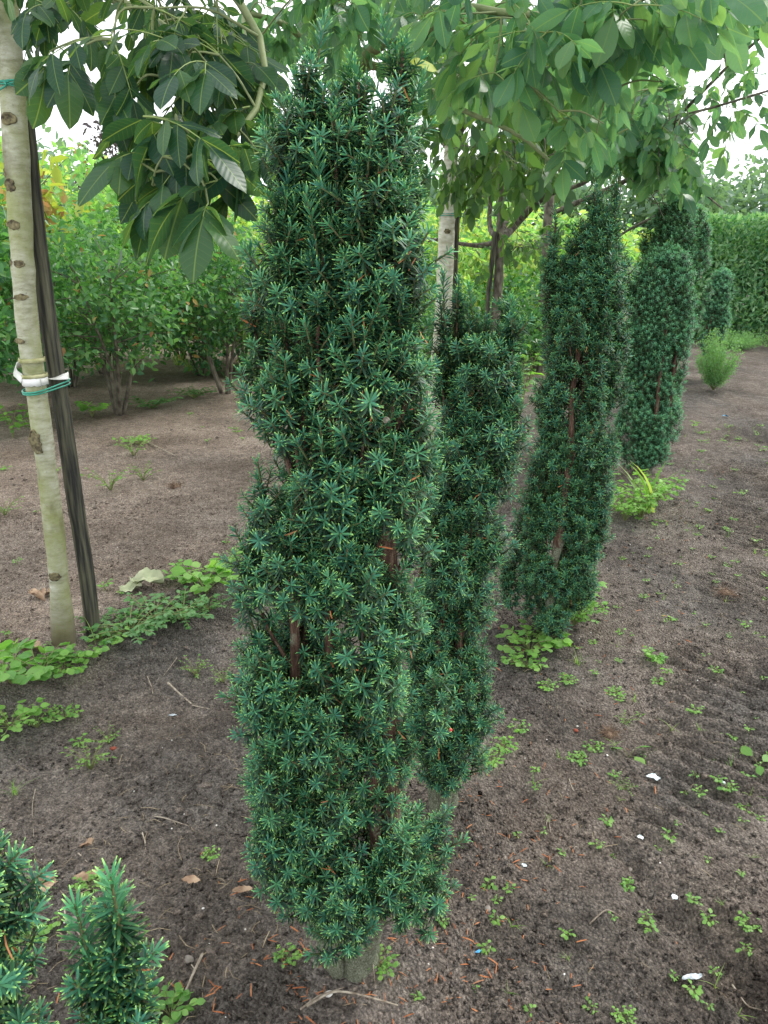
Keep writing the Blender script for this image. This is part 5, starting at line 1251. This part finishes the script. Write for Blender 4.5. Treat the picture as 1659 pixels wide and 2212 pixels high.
crumpled(1133, 1868, .015, 1.1, 'white crumb with a brown stain on the soil right of the yews', 'plastic', 24, 'plastic_scrap', .7, 'plastic scrap', .3)
0 and crumpled(1172, 1990, .013, .1, 'tiny white chip left of the arched straw', 'plastic', 25, 'plastic_scrap', .8, 'plastic scrap', .2)
crumpled(1497, 2103, .05, 1.75, 'crinkled silvery grey plastic strip at the lower right', 'foil', 26, 'plastic_scrap', .32, 'plastic scrap', .12)
crumpled(1567, 902, .06, .5, 'bright blue scrap far along the track', 'blue', 27, 'plastic_scrap', .6, 'plastic scrap', .3)
crumpled(1033, 2065, .016, 2.0, 'small dark blue fragment near the tallest yew', 'blue', 28, 'plastic_scrap', .5, 'plastic scrap', .2)
crumpled(1560, 1695, .02, .5, 'white folded chip on the right side of the track', 'plastic', 29, 'plastic_scrap', .6, 'plastic scrap', .4)
0 and crumpled(1520, 1640, .016, 1.5, 'white speck of plastic above the folded chip', 'plastic', 30, 'plastic_scrap', .8, 'plastic scrap', .3)
crumpled(605, 1372 + 130, .03, 1.8, 'bluish grey label scrap half buried left of the yew', 'foil', 31, 'plastic_scrap', .4, 'plastic scrap', .1) if False else None
crumpled(370, 1508, .03, 1.6, 'bluish grey plastic strip half buried left of the yew', 'foil', 31, 'plastic_scrap', .35, 'plastic scrap', .08)

def clods():
    rs = RS(91); g = Geo()
    for x, y in np.concatenate([rand_ground(rs, 90, -1.6, -.2, -.8, 3), rand_ground(rs, 90, .15, .9, -.6, 4), rand_ground(rs, 60, -4, -1.8, .5, 5)]):
        r = rs.uniform(.006, .017); k = len(g.V); sphere(g, (0, 0, 0), r, 0, 10, 6, (1, rs.uniform(.6, 1), rs.uniform(.4, .7)))
        V = g.V[k]; V *= (1 + .5*(vn(V[:, 0]/r*1.7 + x*50, V[:, 1]/r*1.7 + V[:, 2]/r*2 + y*50, 4)[:, None] - .5)); g.V[k] = V + [x, y, gz(x, y) + r*.1]
    tag(link('soil_clods', g.mesh('soil_clods', M['soil'])), 'small clods of soil standing out of the bare ground', 'soil clods', kind='stuff')
clods()
def stone(px, py, r, label, mat='stone', seed=0, sq=.65, name='stone', cat='stone'):
    rs = RS(seed); P = on_ground(px, py); g = Geo(); sphere(g, (0, 0, 0), r*.8, 0, 12, 8, (1, .75, sq*.8))
    V = g.V[0]; V *= (1 + .16*(vn(V[:, 0]/r*1.6 + seed, V[:, 1]/r*1.6 + V[:, 2]/r*2, seed)[:, None] - .5)*2); g.V[0] = V
    place(name, g.mesh(name, M[mat]), P[0], P[1], rs.uniform(0, 3), 1, label, cat, dz=r*.25)
for a in [(1365, 1848, .011, 'rounded tan stone on the track', 'stone', 1), (1053, 1965, .013, 'pale flat stone beside the lower right of the tallest yew', 'stone', 2),
          (1312, 1632, .006, 'white pebble between root clump and two-leaved seedling', 'pebble', 3), (1248, 1565, .006, 'white pebble on the soil under the round weed', 'pebble', 4),
          (712, 2180, .012, 'pale pebble at the foot of the split trunk', 'pebble', 5), (410, 2085, .016, 'grey clod stone left of the yew trunk', 'stone', 6),
          (240, 1578, .014, 'brick red lump on the soil beside the sprawling weed', 'redpiece', 7), (1535, 1545, .007, 'pale pebble on the right of the track', 'pebble', 8),
          (440, 1968, .005, 'small white pebble on the dark soil', 'pebble', 9), (1245, 1580, .012, 'brown red flat stone near the low yew', 'redpiece', 10),
          (1505, 1190, .012, 'grey stone far along the track', 'stone', 11), (1420, 1738, .006, 'small brick red chip on the track', 'redpiece', 12),
          (160, 1985, .014, 'dull brown stone behind the young yew tip', 'stone', 13), (1180, 1445, .01, 'tan stone near the slender yew trunk', 'stone', 14)]:
    stone(a[0], a[1], a[2], a[3], a[4], a[5])
# fibrous root clumps
def rootclump(px, py, r, label, seed):
    rs = RS(seed); P = on_ground(px, py); z = gz(*P); g = Geo()
    for i in range(150):
        a = rs.uniform(0, 2*PI); e = rs.uniform(0, .9); L = r*rs.uniform(.5, 1.25)
        d = np.array([math.cos(a)*math.cos(e), math.sin(a)*math.cos(e), math.sin(e)*.8]); b = rs.normal(0, .25*r, 3)
        g.add(*tube([np.array([0, 0, 0.]), d*L*.5 + b*.4, d*L + b + [0, 0, -.2*L]], [.0009, .0008, .0004], 3, r=rs.rand(), cap=False))
    sphere(g, (0, 0, 0), r*.45, 0, 8, 5, (1, 1, .6))
    o = link('root_clump', g.mesh('root_clump', M['root'])); o.location = (P[0], P[1], z + .004); tag(o, label, 'root clump')
rootclump(1315, 1585, .038, 'hairy brown root clump lying on the soil by the two-leaved seedling', 1)
rootclump(1567, 1285, .06, 'tuft of dry brown grass roots at the right edge of the track', 2)
rootclump(380, 1050, .08, 'dark fibrous clod on the bare field left of the tallest yew', 3)

print('tris', sum(sum(p.loop_total - 2 for p in me.polygons) if len(me.polygons) < 3000 else len(me.polygons)*2 for me in bpy.data.meshes))
